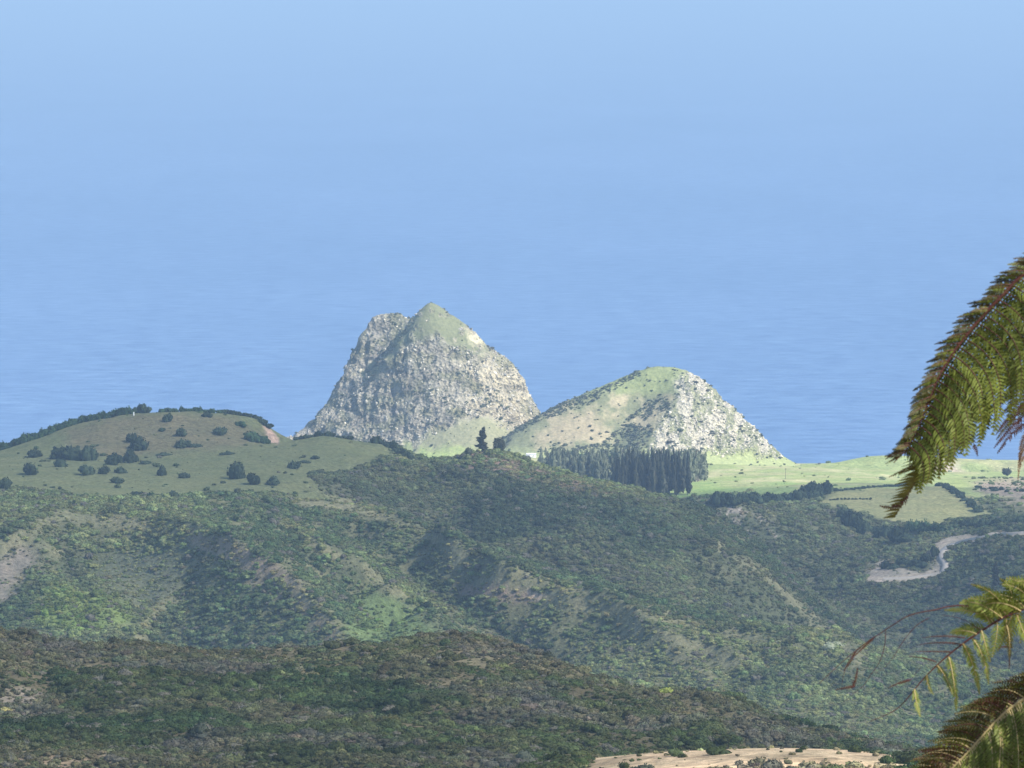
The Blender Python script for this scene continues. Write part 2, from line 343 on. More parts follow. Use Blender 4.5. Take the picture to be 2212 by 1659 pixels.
for L in CRESTS:
    q = dist_line(wx[sel], wy[sel], L); Z[sel] += 6.0 * np.exp(-(q / 22.0) ** 2) * mdm[sel] * sstep(1085, 1150, PY0[sel])
for L in GULLIES:
    q = dist_line(wx[sel], wy[sel], L); Z[sel] -= 4.5 * np.exp(-(q / 26.0) ** 2) * mdm[sel] * sstep(1085, 1150, PY0[sel])
Z += amp * (4.5 * ridged((GX0 * 0.9 + GD * 0.55) / 105, (GD - GX0 * .3) / 230, 21, 4) + 3.0 * fbm(GX0 / 40, GD / 50, 31, 4))
Z += mdm * 0.6 * fbm(GX0 / 14, GD / 18, 37, 3)
Z += farm * (2.0 * fbm(GX0 / 110, GD / 160, 41, 4)) * (1 - sstep(6400, 6600, GD))
fw = np.maximum(GD, 60) * CP - (Z - CAMZ) * SP_ * (GD >= 60)
GX = (GP - CX) / F * fw
Pxx, Pyy = proj(GX, np.maximum(GD, 1.0), Z)

# visibility along each column (to leave out plants nobody could see)
ang = (Z - CAMZ) / np.maximum(GD, 1.0)
run = np.maximum.accumulate(np.where(GD > 500, ang, -9), axis=0)
hidden_by = (run - ang) * GD      # metres below the sight line of whatever stands in front

def col(*c): return np.array(c, float)
OLIVE = col(.140, .155, .078); PAST = col(.285, .34, .145); PAST2 = col(.35, .36, .19); SCRUBG = col(.110, .125, .070); SOIL = col(.17, .15, .095)
TAN = col(.34, .26, .16); SAND = col(.52, .40, .27); FGG = col(.125, .115, .070); DUSTY = col(.41, .355, .29)

ROAD_PTS = [(2300, 1147), (2212, 1151), (2160, 1154), (2110, 1163), (2066, 1175), (2040, 1190), (2036, 1205), (2044, 1222), (2036, 1238), (2005, 1245), (1960, 1249), (1905, 1252), (1870, 1253)]
POLY = dict(
    pinkbare=[(566, 924), (574, 918), (590, 932), (608, 962), (588, 962), (574, 950)],
    barecoast=[(2020, 985), (2060, 995), (2100, 1025), (2080, 1040), (2010, 1034), (1998, 1005)],
    plateau=[(-200, 1050), (60, 1058), (240, 1080), (420, 1072), (520, 1066), (640, 1076), (720, 1084), (660, 1030), (790, 1012), (845, 985), (850, 930), (620, 900), (540, 860), (-200, 860)],
    knolltop=[(130, 925), (300, 895), (480, 892), (560, 935), (590, 955), (460, 968), (250, 985), (150, 975)],
    pasture=[(880, 960), (1050, 960), (1330, 930), (1800, 960), (2300, 960), (2300, 1100), (2040, 1060), (1935, 1056), (1800, 1058), (1745, 1066), (1560, 1070), (1500, 1100), (1400, 1110), (1150, 1060), (880, 1040)],
    field=[(1770, 1075), (1860, 1056), (1990, 1046), (2050, 1050), (2110, 1085), (2140, 1112), (2020, 1135), (1880, 1118), (1800, 1095)],
    rightbare=[(2100, 1038), (2300, 1030), (2300, 1095), (2200, 1090), (2110, 1060)],
    reddish=[(975, 985), (1040, 975), (1130, 995), (1250, 1040), (1330, 1062), (1250, 1068), (1120, 1030), (1000, 1010)],
    roadcut=[(1862, 1250), (1868, 1232), (1905, 1212), (1940, 1218), (1985, 1236), (2020, 1232), (2028, 1205), (2028, 1176), (2058, 1158), (2105, 1150), (2102, 1162), (2058, 1182), (2050, 1205), (2056, 1225), (2040, 1244), (1950, 1254)],
    streaks=[(1500, 1115), (1580, 1095), (1660, 1120), (1720, 1160), (1660, 1170), (1560, 1150)],
    spurA=[(420, 1148), (500, 1170), (560, 1200), (620, 1240), (650, 1275), (590, 1262), (520, 1235), (450, 1200), (400, 1165)],
    spurB=[(480, 1200), (600, 1260), (690, 1330), (740, 1385), (690, 1380), (600, 1300), (500, 1240)],
    slipA=[(0, 1215), (60, 1175), (75, 1215), (20, 1290), (-100, 1330), (-100, 1240)],
    faceA=[(230, 1190), (400, 1190), (420, 1240), (350, 1300), (240, 1320), (200, 1260)],
    bareC=[(980, 1255), (1080, 1268), (1180, 1285), (1150, 1300), (1010, 1290)],
    chip=[(1130, 1272), (1178, 1285), (1165, 1294), (1135, 1285)],
    greenA=[(100, 1260), (250, 1290), (300, 1340), (150, 1370), (60, 1340)],
    greenB=[(780, 1270), (880, 1300), (960, 1375), (860, 1395), (740, 1380)],
    fgtop=[(560, 1418), (760, 1400), (950, 1386), (1060, 1392), (1180, 1440), (1080, 1452), (900, 1430), (760, 1470), (620, 1455)],
    fgbl=[(-200, 1600), (80, 1610), (300, 1640), (420, 1700), (-200, 1700)],
    fgl=[(-100, 1490), (80, 1480), (130, 1520), (60, 1560), (-100, 1560)],
    sandy=[(1290, 1630), (1500, 1600), (1700, 1600), (1900, 1612), (2100, 1640), (2300, 1700), (2300, 1760), (1200, 1760), (1250, 1660)],
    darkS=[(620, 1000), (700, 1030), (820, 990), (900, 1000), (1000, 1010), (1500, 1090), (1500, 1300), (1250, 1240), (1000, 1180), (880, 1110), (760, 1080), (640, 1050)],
)
SOFT = dict(pinkbare=.15, plateau=.5, pasture=.35, field=.3, roadcut=.3, chip=.3, sandy=.4, slipA=.6)
def cover(px, py, D, x):
    """ground albedo, plant density 0..1, plant tint"""
    px = px + 22 * fbm(x / 30, D / 45, 51, 3) + 7 * n2(x / 6, D / 9, 55); py = py + 9 * fbm(x / 30, D / 45, 61, 3) + 3.5 * n2(x / 5, D / 8, 65)
    sh = px.shape; n = px.size
    g = np.zeros((n, 3)); d = np.zeros(n); t = np.zeros((n, 3)); px = px.ravel(); py = py.ravel(); D = D.ravel(); x = x.ravel()
    def blend(A, B, f): return A[None] * (1 - f[:, None]) + B[None] * f[:, None]
    big = 0.5 + 0.5 * fbm(x / 90, D / 140, 71, 4); sm = 0.5 + 0.5 * fbm(x / 22, D / 30, 81, 4)
    f = sstep(.36, .62, sm); g[:] = blend(SCRUBG, col(.150, .155, .088), f); d[:] = 0.97 - 0.42 * sstep(.52, .72, sm)
    t[:] = blend(col(.070, .108, .058), col(.130, .165, .085), sstep(.3, .7, big))
    def blend0(A, B, f): return A * (1 - f[:, None]) + B[None] * f[:, None]
    def put(name, lo, hi, G=None, dens=None, T=None, k=1.0):
        ok = (D > lo) & (D < hi); ok &= (px > min(q[0] for q in POLY[name]) - 20) & (px < max(q[0] for q in POLY[name]) + 20); wt = np.zeros(n)
        ii = np.nonzero(ok)[0]; a = px[ii]; b = py[ii]; acc = np.zeros(len(ii)); sf = SOFT.get(name, 1.0)
        for ox, oy in ((0, 0), (12, 2), (-12, -2), (6, -5), (-6, 5), (20, 4), (-20, -4)): acc += inpoly(a + ox * sf, b + oy * sf, POLY[name])
        wt[ii] = acc / 7; wv = (wt * k)[:, None]
        if G is not None: g[:] = g * (1 - wv) + G * wv
        if dens is not None: d[:] = d * (1 - wt) + dens * wt
        if T is not None: t[:] = t * (1 - wt[:, None]) + np.asarray(T) * wt[:, None]
        return wt > .5
    fgm = D < 2100
    g[fgm] = blend(FGG, SOIL * .8, sstep(.5, .7, sm))[fgm]
    h1 = .5 + .5 * fbm((x + D * .45) / 34, (D - x * .3) / 80, 431, 4); br = np.clip(sstep(.45, .62, h1) + .55 * (1 - sstep(1415, 1480, py)) - .2, 0, 1)
    t[fgm] = (blend(col(.048, .070, .034), col(.080, .094, .044), sstep(.3, .55, big)) * (1 - br[:, None]) + col(.116, .106, .068)[None] * br[:, None])[fgm]; g[fgm] = (g * (.8 + .35 * br[:, None]))[fgm]
    vio = sstep(.60, .72, 0.5 + 0.5 * fbm(x / 40, D / 60, 91, 3)); t[fgm] = (t * (1 - vio[:, None] * .8) + col(.12, .11, .10)[None] * vio[:, None] * .8)[fgm]
    d[fgm] = (0.92 - 0.45 * sstep(.55, .7, sm))[fgm]
    put('fgtop', 1300, 2000, col(.195, .168, .108), .5); put('fgbl', 900, 2000, col(.23, .185, .13), .55); put('fgl', 900, 2000, col(.21, .185, .15), .45)
    put('sandy', 700, 1120, SAND, .09); sl_ = sstep(-.1, .35, fbm((x + D * .3) / 7, D / 12, 97, 4)) * ((D < 1120) & (D > 700)); g[:] = g * (1 - .35 * sl_[:, None]); m = (D < 900); g[m] = SAND * .8; d[m] = .3
    mid = (D > 3000) & (D < 4200)
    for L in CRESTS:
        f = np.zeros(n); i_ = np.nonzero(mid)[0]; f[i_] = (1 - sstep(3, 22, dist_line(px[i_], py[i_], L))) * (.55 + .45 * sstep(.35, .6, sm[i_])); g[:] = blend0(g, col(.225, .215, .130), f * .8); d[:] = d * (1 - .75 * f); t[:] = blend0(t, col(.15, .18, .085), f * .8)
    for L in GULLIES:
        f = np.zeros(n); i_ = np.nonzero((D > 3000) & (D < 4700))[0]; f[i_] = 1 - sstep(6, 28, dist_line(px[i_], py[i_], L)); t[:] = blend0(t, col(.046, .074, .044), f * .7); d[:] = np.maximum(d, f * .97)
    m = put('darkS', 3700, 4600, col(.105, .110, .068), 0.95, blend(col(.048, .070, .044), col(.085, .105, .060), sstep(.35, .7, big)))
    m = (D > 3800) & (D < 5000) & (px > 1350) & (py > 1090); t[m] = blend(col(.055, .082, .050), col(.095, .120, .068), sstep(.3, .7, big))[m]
    put('plateau', 3820, 4700, OLIVE, 0.010, col(.05, .075, .04)); put('knolltop', 4200, 4700, col(.148, .137, .080), .012)
    put('pasture', 4780, 7200, None, 0.01); m = (D > 4780) & inpoly(px, py, POLY['pasture']); g[m] = blend(PAST, PAST2, sstep(.4, .65, big))[m]
    put('field', 4700, 5300, col(.27, .27, .13), 0.0); put('rightbare', 4700, 6000, col(.30, .25, .20), .35)
    put('reddish', 4000, 4500, col(.215, .160, .125), .5); put('roadcut', 4200, 4800, DUSTY * .85, .1); 
    m = put('streaks', 4400, 4900, None, .3); st = sstep(.15, .5, n2((px * .62 - py) / 5, (px + py * .6) / 55, 77)); g[m] = (g * (1 - st[:, None]) + col(.42, .36, .31)[None] * st[:, None])[m]
    put('spurA', 3300, 3900, col(.25, .205, .15), .3); put('spurB', 3200, 3900, col(.19, .165, .115), .6); put('slipA', 3300, 3900, col(.24, .21, .17), .12)
    put('faceA', 3300, 3900, col(.130, .142, .092), .4); put('bareC', 3300, 3800, col(.24, .19, .15), .35); put('chip', 3300, 3800, col(.55, .43, .33), 0)
    put('greenA', 3200, 3800, col(.17, .22, .075), .5, col(.10, .145, .05)); put('greenB', 3200, 3800, col(.14, .19, .08), .45, col(.075, .115, .05))
    for L in ([(1490, 1034), (1600, 1014), (1720, 1003)], [(1750, 1011), (1860, 1022), (1930, 1034)], [(1600, 1040), (1680, 1036), (1760, 1040)], [(880, 990), (1050, 985), (1150, 982), (1330, 990)]):
        f = np.zeros(n); i_ = np.nonzero((D > 5200) & (D < 6350))[0]; f[i_] = (1 - sstep(1, 5, dist_line(px[i_], py[i_], L))) * .7; g[:] = blend0(g, col(.47, .44, .27), f)
    put('pinkbare', 4380, 4520, col(.40, .29, .235), 0)
    put('barecoast', 5900, 6400, col(.50, .42, .33), .03)
    m = (D > 4780) & inpoly(px, py, POLY['pasture']); lo_ = sstep(1025, 1060, py + 14 * n2(x / 40, D / 60, 401)) * (px < 1720); g[m] = (g * (1 - .6 * lo_[:, None]) + col(.17, .29, .09)[None] * .6 * lo_[:, None])[m]; g[m] = (g * (1 + .22 * fbm(x / 16, D / 30, 403, 4))[:, None])[m]
    f = np.zeros(n); i_ = np.nonzero((D > 4200) & (D < 4760) & (px > 1850))[0]; f[i_] = 1 - sstep(4, 9, dist_line(px[i_], py[i_], ROAD_PTS)); g[:] = blend0(g, DUSTY, f); d[:] = d * (1 - f)
    m = D > 6350; d[m] = 0
    return g, np.clip(d, 0, 1), t
def terrain():
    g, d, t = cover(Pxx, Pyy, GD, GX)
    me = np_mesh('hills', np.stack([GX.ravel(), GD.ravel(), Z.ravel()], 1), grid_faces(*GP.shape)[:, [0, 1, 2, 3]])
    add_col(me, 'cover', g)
    return set_kind(link('hills', me, None, [M_TER], True), 'structure', 'scrub covered hills and pasture running down to the coast')
terrain()
def samp(G, px, D):
    """bilinear lookup in the terrain grid"""
    c = np.interp(px, PXS, np.arange(len(PXS))); r = np.interp(D, DS, np.arange(len(DS)))
    c0 = np.clip(np.floor(c).astype(int), 0, len(PXS) - 2); r0 = np.clip(np.floor(r).astype(int), 0, len(DS) - 2); fc = c - c0; fr = r - r0
    return (G[r0, c0] * (1 - fc) + G[r0, c0 + 1] * fc) * (1 - fr) + (G[r0 + 1, c0] * (1 - fc) + G[r0 + 1, c0 + 1] * fc) * fr
def hit(px, py, lo=900, hi=6600):
    """first ground point seen at a picture point between two distances"""
    Dv = np.arange(lo, hi, 2.0); z = samp(Z, np.full(len(Dv), float(px)), Dv); line = ray_z(px, py, Dv)
    k = np.argmax(z >= line) if (z >= line).any() else int(np.argmin(line - z))
    x = float((px - CX) / F * (Dv[k] * CP - (z[k] - CAMZ) * SP_))
    return Vector((x, float(Dv[k]), float(z[k])))
def at_D(px, D):
    z = float(samp(Z, np.array([float(px)]), np.array([float(D)]))[0])
    return Vector(((px - CX) / F * (D * CP - (z - CAMZ) * SP_), D, z))

# ------------------------------------------------------------------ rocky hills (own finer height fields)
def local_hill(name, label, pts, hidp, pxr, Dr, step_px, step_D, seed, coverf, rough):
    A = [(px, D, float(ray_z(px, py, D))) for px, py, D in pts] + list(hidp)
    A = np.array(A); k = 0.58
    m = tps_fit(A[:, 0] * k, A[:, 1].copy(), A[:, 2])
    pxs = np.arange(pxr[0], pxr[1], step_px); ds = np.arange(Dr[0], Dr[1], step_D); P, Dg = np.meshgrid(pxs, ds)
    z = tps_eval(m, P * k, Dg)
    x = (P - CX) / F * (Dg * CP - (z - CAMZ) * SP_)
    py = proj(x, Dg, z)[1]
    c = 0; rk = 0
    for ox, oy in ((0, 0), (11, 3), (-11, -3), (5, -9), (-5, 9)):
        c_, r_ = coverf(P + ox, py + oy, x, Dg, z); c = c + c_ / 5; rk = rk + r_ / 5
    # crags: push along the normal
    gy, gx = np.gradient(z, step_D, step_px * k); nrm = np.stack([-gx, -gy, np.ones_like(z)], -1); nrm /= np.linalg.norm(nrm, axis=-1, keepdims=True)
    big_ = n3(x / 26, Dg / 26, z / 12, seed + 7); gul = n3(x / 13, Dg / 30, z / 60, seed + 8)
    q = 9.0
    a = n3(x / q, Dg / q, z / q, seed); b = n3(x / 4.2, Dg / 4.2, z / 4.2, seed + 1); e = n3(x / 2.2, Dg / 2.2, z / 2.2, seed + 2)
    disp = rk * (rough * (2.1 * (1 - 2 * np.abs(a)) + 1.0 * b + 0.6 * e + 2.6 * big_ - 2.2 * (1 - 2 * np.abs(gul)))) + 0.5 * a
    pos = np.stack([x, Dg, z], -1) + nrm * disp[..., None]
    me = np_mesh(name, pos.reshape(-1, 3), grid_faces(*P.shape))
    add_col(me, 'cover', c.reshape(-1, 3)); at = me.attributes.new('rockiness', 'FLOAT', 'POINT'); at.data.foreach_set('value', rk.astype(np.float32).ravel())
    rf = rk.ravel()[grid_faces(*P.shape)[:, 0]]; me.polygons.foreach_set('use_smooth', rf < .5)
    o = link(name, me, None, [M_ROCKHILL], False); set_kind(o, 'structure', label)
    return dict(pos=pos, nrm=nrm, P=P, PY=py, rk=rk, o=o)

HEAD_PTS = [(930, 655, 6500), (908, 671, 6500), (950, 667, 6500), (975, 687, 6500), (1000, 701, 6500), (1050, 746, 6495), (1090, 770, 6490), (1115, 799, 6485), (1133, 834, 6480), (1150, 868, 6475), (1170, 903, 6470), (1195, 940, 6460),
    (800, 694, 6580), (820, 681, 6590), (845, 676, 6590), (870, 682, 6590), (777, 730, 6570), (757, 790, 6560), (735, 823, 6550), (700, 877, 6540), (660, 924, 6520), (630, 946, 6510), (605, 965, 6500), (590, 990, 6500),
    (893, 694, 6520), (850, 738, 6510), (810, 795, 6500), (780, 845, 6490), (740, 895, 6480),
    (930, 740, 6465), (1000, 765, 6465), (1050, 805, 6450), (900, 800, 6450), (970, 835, 6435), (1060, 865, 6425), (1110, 880, 6445), (850, 855, 6450), (950, 895, 6405), (850, 920, 6425), (760, 925, 6455), (700, 945, 6470),
    (1040, 915, 6385), (1130, 930, 6410), (950, 945, 6375), (860, 975, 6385), (1000, 980, 6330), (1100, 985, 6330), (700, 990, 6430), (800, 1000, 6360), (900, 1020, 6300), (1150, 1020, 6300)]
HEAD_HID = [(850, 6548, 178.), (880, 6548, 196.), (810, 6535, 150.), (930, 6580, 190.), (930, 6640, 120.), (1050, 6580, 130.), (1120, 6560, 70.), (1180, 6540, 30.), (840, 6650, 150.), (760, 6640, 80.), (700, 6600, 35.), (930, 6740, -20.), (700, 6740, -40.), (1150, 6740, -40.), (560, 6560, 0.), (540, 6500, 10.), (560, 6700, -40.), (1250, 6450, 20.), (1250, 6600, -20.)]
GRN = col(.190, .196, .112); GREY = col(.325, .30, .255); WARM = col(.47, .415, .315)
def head_cover(P, py, x, D, z):
    a = fbm(x / 24, z / 20, 7, 5, .65); px = P + 26 * a; pyy = py + 26 * fbm(x / 17, z / 15, 9, 5, .65)
    grass = inpoly(px, pyy, [(930, 630), (890, 690), (850, 740), (805, 795), (785, 835), (825, 805), (870, 750), (935, 728), (1010, 750), (1060, 770), (1050, 735), (1000, 690), (960, 650)])
    lowg = inpoly(px, pyy, [(960, 930), (1000, 905), (1080, 905), (1110, 960), (1180, 960), (1180, 1040), (850, 1040), (880, 960)])
    rk = np.where(grass, .15, np.where(lowg, .2, 1.0)) * (0.6 + .4 * sstep(-.3, .2, fbm(x / 12, z / 10, 3, 3)))
    warm = sstep(930, 1080, P + 30 * a)[..., None]  # shaded left and sunlit right of the headland put into the rock colour
    c = GREY * (1 - warm) + WARM * warm; shade_patch = sstep(.05, .4, fbm(x / 30, z / 14, 19, 4))[..., None]; c = c * (1 - .35 * shade_patch)  # broad patches of shading darkened into the rock colour
    g2 = sstep(-.12, .4, fbm(x / 15, z / 11, 13, 4))[..., None]; c = c * (1 - g2 * .6) + GRN * 0.9 * g2 * .6
    gm = sstep(.12, .4, fbm(x / 8, z / 6, 61, 4))[..., None]; c = np.where(grass[..., None], GRN * (1 - gm * .7) + c * gm * .7, c); rk = np.where(grass, .15 + .5 * gm[..., 0], rk); c = np.where(lowg[..., None], col(.285, .275, .165), c)
    bare = inpoly(px, py, [(1008, 708), (1030, 716), (1056, 742), (1030, 735)]); c = np.where(bare[..., None], col(.75, .66, .46), c)
    grn2 = lowg & (pyy > 968); c = np.where(grn2[..., None], col(.34, .40, .15), c)
    return c, rk
HEAD = local_hill('rocky_hill', 'tall steep rocky headland with a grassy pointed summit by the sea', HEAD_PTS, HEAD_HID, (560, 1240), (6290, 6720), 2.2, 1.7, 5, head_cover, 1.0)

H2_PTS = [(1085, 950, 6280), (1120, 925, 6290), (1170, 900, 6300), (1250, 861, 6320), (1330, 838, 6330), (1378, 817, 6340), (1400, 809, 6340), (1435, 803, 6340), (1465, 801, 6340), (1494, 807, 6335), (1540, 845, 6330), (1590, 888, 6320), (1640, 943, 6310), (1700, 992, 6300), (1735, 1008, 6300),
    (1480, 860, 6285), (1440, 900, 6255), (1410, 955, 6215), (1300, 900, 6285), (1250, 940, 6250), (1180, 940, 6255), (1300, 985, 6200), (1550, 920, 6265), (1500, 960, 6225), (1600, 985, 6235), (1460, 995, 6180), (1150, 985, 6210), (1380, 870, 6312), (1345, 925, 6272), (1420, 836, 6325), (1330, 960, 6235), (1050, 990, 6240), (1700, 1020, 6230), (1550, 1020, 6180), (1300, 1020, 6130), (1100, 1020, 6130), (1420, 1020, 6130)]
H2_HID = [(1250, 6420, 80.), (1430, 6440, 100.), (1430, 6520, 10.), (1600, 6420, 50.), (1700, 6400, 15.), (1100, 6400, 45.), (1250, 6520, 0.), (1600, 6500, -10.), (1780, 6300, 30.), (1780, 6450, -10.), (1040, 6300, 50.)]
def h2_cover(P, py, x, D, z):
    a = fbm(x / 20, z / 16, 17, 5, .65); px = P + 24 * a; pyy = py + 20 * fbm(x / 17, z / 12, 19, 5, .65)
    rock = inpoly(px, pyy, [(1470, 815), (1500, 790), (1560, 830), (1750, 1010), (1640, 1000), (1450, 985), (1410, 985), (1400, 955), (1440, 900), (1470, 860)])
    c = np.zeros(P.shape + (3,)); s = sstep(-.2, .4, fbm(x / 22, z / 14, 23, 4))[..., None]
    c[:] = GRN * (1 - s) + col(.40, .34, .22) * s
    top = (pyy < 850)[..., None]; c = np.where(top, col(.255, .28, .13), c)
    red = inpoly(px, pyy, [(1170, 935), (1230, 905), (1280, 890), (1310, 925), (1240, 955), (1150, 958)]); c = np.where(red[..., None], col(.34, .285, .19), c)
    rc = np.where((fbm(x / 9, z / 20, 29, 4) > .02)[..., None], col(.32, .325, .22), col(.56, .52, .44))
    c = np.where(rock[..., None], rc, c); c = np.where((pyy > 975)[..., None], col(.33, .36, .17), c)
    rk = np.where(rock, 1.0, .22) * np.where(pyy > 985, .2, 1)
    return c, rk
H2 = local_hill('rounded_hill', 'smaller rounded hill with pale rock face on its right flank', H2_PTS, H2_HID, (1030, 1790), (6120, 6540), 2.2, 1.7, 15, h2_cover, 0.85)

# ------------------------------------------------------------------ plant and rock prototypes
def leaf_cloud(seed, n, lobes=7, flat=0.75, size=0.16, core=True):
    """unit-size bush: clumps of small leaf sprays on several lobes, plus solid lobe cores"""
    r = np.random.default_rng(seed); V = []; Fc = []
    th = r.uniform(0, 2 * np.pi, lobes); rr = r.uniform(.1, .58, lobes) ; rad = r.uniform(.32, .52, lobes); cz = r.uniform(.22, .62, lobes)
    th[0] = 0; rr[0] = 0; rad[0] = .6; cz[0] = .45
    cen = np.stack([rr * np.cos(th), rr * np.sin(th), cz * flat], 1)
    li = r.integers(0, lobes, n); d = r.normal(size=(n, 3)); d[:, 2] = np.abs(d[:, 2]) * 1.0 - .25; d /= np.linalg.norm(d, axis=1, keepdims=True)
    p = cen[li] + d * (rad[li] * r.uniform(.82, 1.12, n))[:, None] * np.array([1, 1, flat]); p[:, 2] = np.maximum(p[:, 2], .02)
    nrm = d + r.normal(size=(n, 3)) * .55; nrm /= np.linalg.norm(nrm, axis=1, keepdims=True)
    u = np.cross(nrm, r.normal(size=(n, 3))); u /= np.linalg.norm(u, axis=1, keepdims=True) + 1e-9; v = np.cross(nrm, u)
    s = size * r.uniform(.5, 1.25, n)[:, None]
    q = np.stack([p - u * s, p - v * s * .7 + u * s * .15, p + u * s, p + v * s * .6], 1).reshape(-1, 3)
    V.append(q); Fc.append(np.arange(4 * n).reshape(-1, 4)); off = 4 * n
    if core:
        for i in range(lobes):
            na, nb = 7, 4
            aa = np.arange(na) / na * 2 * np.pi; bb = np.linspace(-.9, 1.45, nb)
            A, B = np.meshgrid(aa, bb); rd = rad[i] * .86 * r.uniform(.85, 1.12, A.shape)
            pts = np.stack([cen[i, 0] + rd * np.cos(B) * np.cos(A), cen[i, 1] + rd * np.cos(B) * np.sin(A), cen[i, 2] + rd * np.sin(B) * flat], -1).reshape(-1, 3)
            V.append(pts)
            f = [[off + b * na + a, off + b * na + (a + 1) % na, off + (b + 1) * na + (a + 1) % na, off + (b + 1) * na + a] for b in range(nb - 1) for a in range(na)]
            Fc.append(np.array(f)); off += na * nb
    return np.concatenate(V), np.concatenate(Fc)
def rock_proto(seed):
    r = np.random.default_rng(seed); na, nb = 8, 5; A, B = np.meshgrid(np.arange(na) / na * 2 * np.pi, np.linspace(-1.2, 1.4, nb))
    rd = r.uniform(.6, 1.15, A.shape); sx, sy, sz = r.uniform(.7, 1.3, 3)
    pts = np.stack([rd * np.cos(B) * np.cos(A) * sx, rd * np.cos(B) * np.sin(A) * sy, rd * np.sin(B) * sz], -1).reshape(-1, 3)
    f = [[b * na + a, b * na + (a + 1) % na, (b + 1) * na + (a + 1) % na, (b + 1) * na + a] for b in range(nb - 1) for a in range(na)]
    return pts, np.array(f)
def proto_collection(name, meshes):
    c = bpy.data.collections.new(name)
    for i, (V, Fq, m) in enumerate(meshes):
        me = np_mesh(name, V, Fq); me.materials.append(m); o = bpy.data.objects.new('%s_%03d' % (name, i), me); c.objects.link(o)
    return c
PC_BUSH = proto_collection('scrub_bush', [(*leaf_cloud(100 + i, 170, 6, .7 + .06 * (i % 4), .17), M_FOL) for i in range(8)])
PC_FINE = proto_collection('scrub_bush_fine', [(*leaf_cloud(200 + i, 520, 9, .65 + .07 * (i % 4), .105), M_FOL) for i in range(8)])
M_ROCKI = mat_foliage('loose_rock', True, trans=0.0, var=.3)
PC_ROCK = proto_collection('loose_rock', [(*rock_proto(300 + i), M_ROCKI) for i in range(6)])
def twig_proto(seed):
    r = np.random.default_rng(seed); V = []; Fq = []; o = 0
    for k in range(26):
        a = Vector((r.normal() * .12, r.normal() * .12, 0)); d = Vector((r.normal() * .5, r.normal() * .5, 1)).normalized(); b = a + d * r.uniform(.5, 1.1)
        s = Vector((r.normal(), r.normal(), 0)).normalized() * .02
        V += [a - s, a + s, b + s * .4, b - s * .4]; Fq.append([o, o + 1, o + 2, o + 3]); o += 4
    return np.array([list(v) for v in V]), np.array(Fq)
PC_TWIG = proto_collection('dead_twigs', [(*twig_proto(400 + i), M_ROCKI) for i in range(4)])

def scatter(name, label, pos, scale, tint, coll, nproto, rotfull=False, kind='stuff'):
    n = len(pos)
    me = bpy.data.meshes.new(name); me.vertices.add(n); me.vertices.foreach_set('co', pos.astype(np.float32).ravel())
    rot = np.stack([rng.uniform(-.15, .15, n), rng.uniform(-.15, .15, n), rng.uniform(0, 6.283, n)], 1)
    if rotfull: rot = rng.uniform(0, 6.283, (n, 3))
    for nm, ty, arr, key in (('tint', 'FLOAT_COLOR', np.concatenate([tint, np.ones((n, 1))], 1), 'color'), ('sc', 'FLOAT_VECTOR', scale, 'vector'), ('rot', 'FLOAT_VECTOR', rot, 'vector')):
        at = me.attributes.new(nm, ty, 'POINT'); at.data.foreach_set(key, arr.astype(np.float32).ravel())
    at = me.attributes.new('pick', 'INT', 'POINT'); at.data.foreach_set('value', rng.integers(0, nproto, n).astype(np.int32))
    o = bpy.data.objects.new(name, me); COL.objects.link(o); set_kind(o, kind, label)
    ng = bpy.data.node_groups.new(name + '_scatter', 'GeometryNodeTree')
    ng.interface.new_socket('Geometry', in_out='INPUT', socket_type='NodeSocketGeometry'); ng.interface.new_socket('Geometry', in_out='OUTPUT', socket_type='NodeSocketGeometry')
    gi = ng.nodes.new('NodeGroupInput'); go = ng.nodes.new('NodeGroupOutput'); ip = ng.nodes.new('GeometryNodeInstanceOnPoints')
    ci = ng.nodes.new('GeometryNodeCollectionInfo'); ci.inputs['Collection'].default_value = coll; ci.inputs['Separate Children'].default_value = True; ci.inputs['Reset Children'].default_value = True
    def na(nm, ty):
        q = ng.nodes.new('GeometryNodeInputNamedAttribute'); q.data_type = ty; q.inputs['Name'].default_value = nm; return q.outputs['Attribute']
    er = ng.nodes.new('FunctionNodeEulerToRotation'); L = ng.links.new
    L(na('rot', 'FLOAT_VECTOR'), er.inputs[0]); L(er.outputs[0], ip.inputs['Rotation']); L(na('sc', 'FLOAT_VECTOR'), ip.inputs['Scale']); L(na('pick', 'INT'), ip.inputs['Instance Index'])
    L(gi.outputs[0], ip.inputs['Points']); L(ci.outputs[0], ip.inputs['Instance']); ip.inputs['Pick Instance'].default_value = True
    L(ip.outputs[0], go.inputs[0])
    md = o.modifiers.new('scatter', 'NODES'); md.node_group = ng
    return o

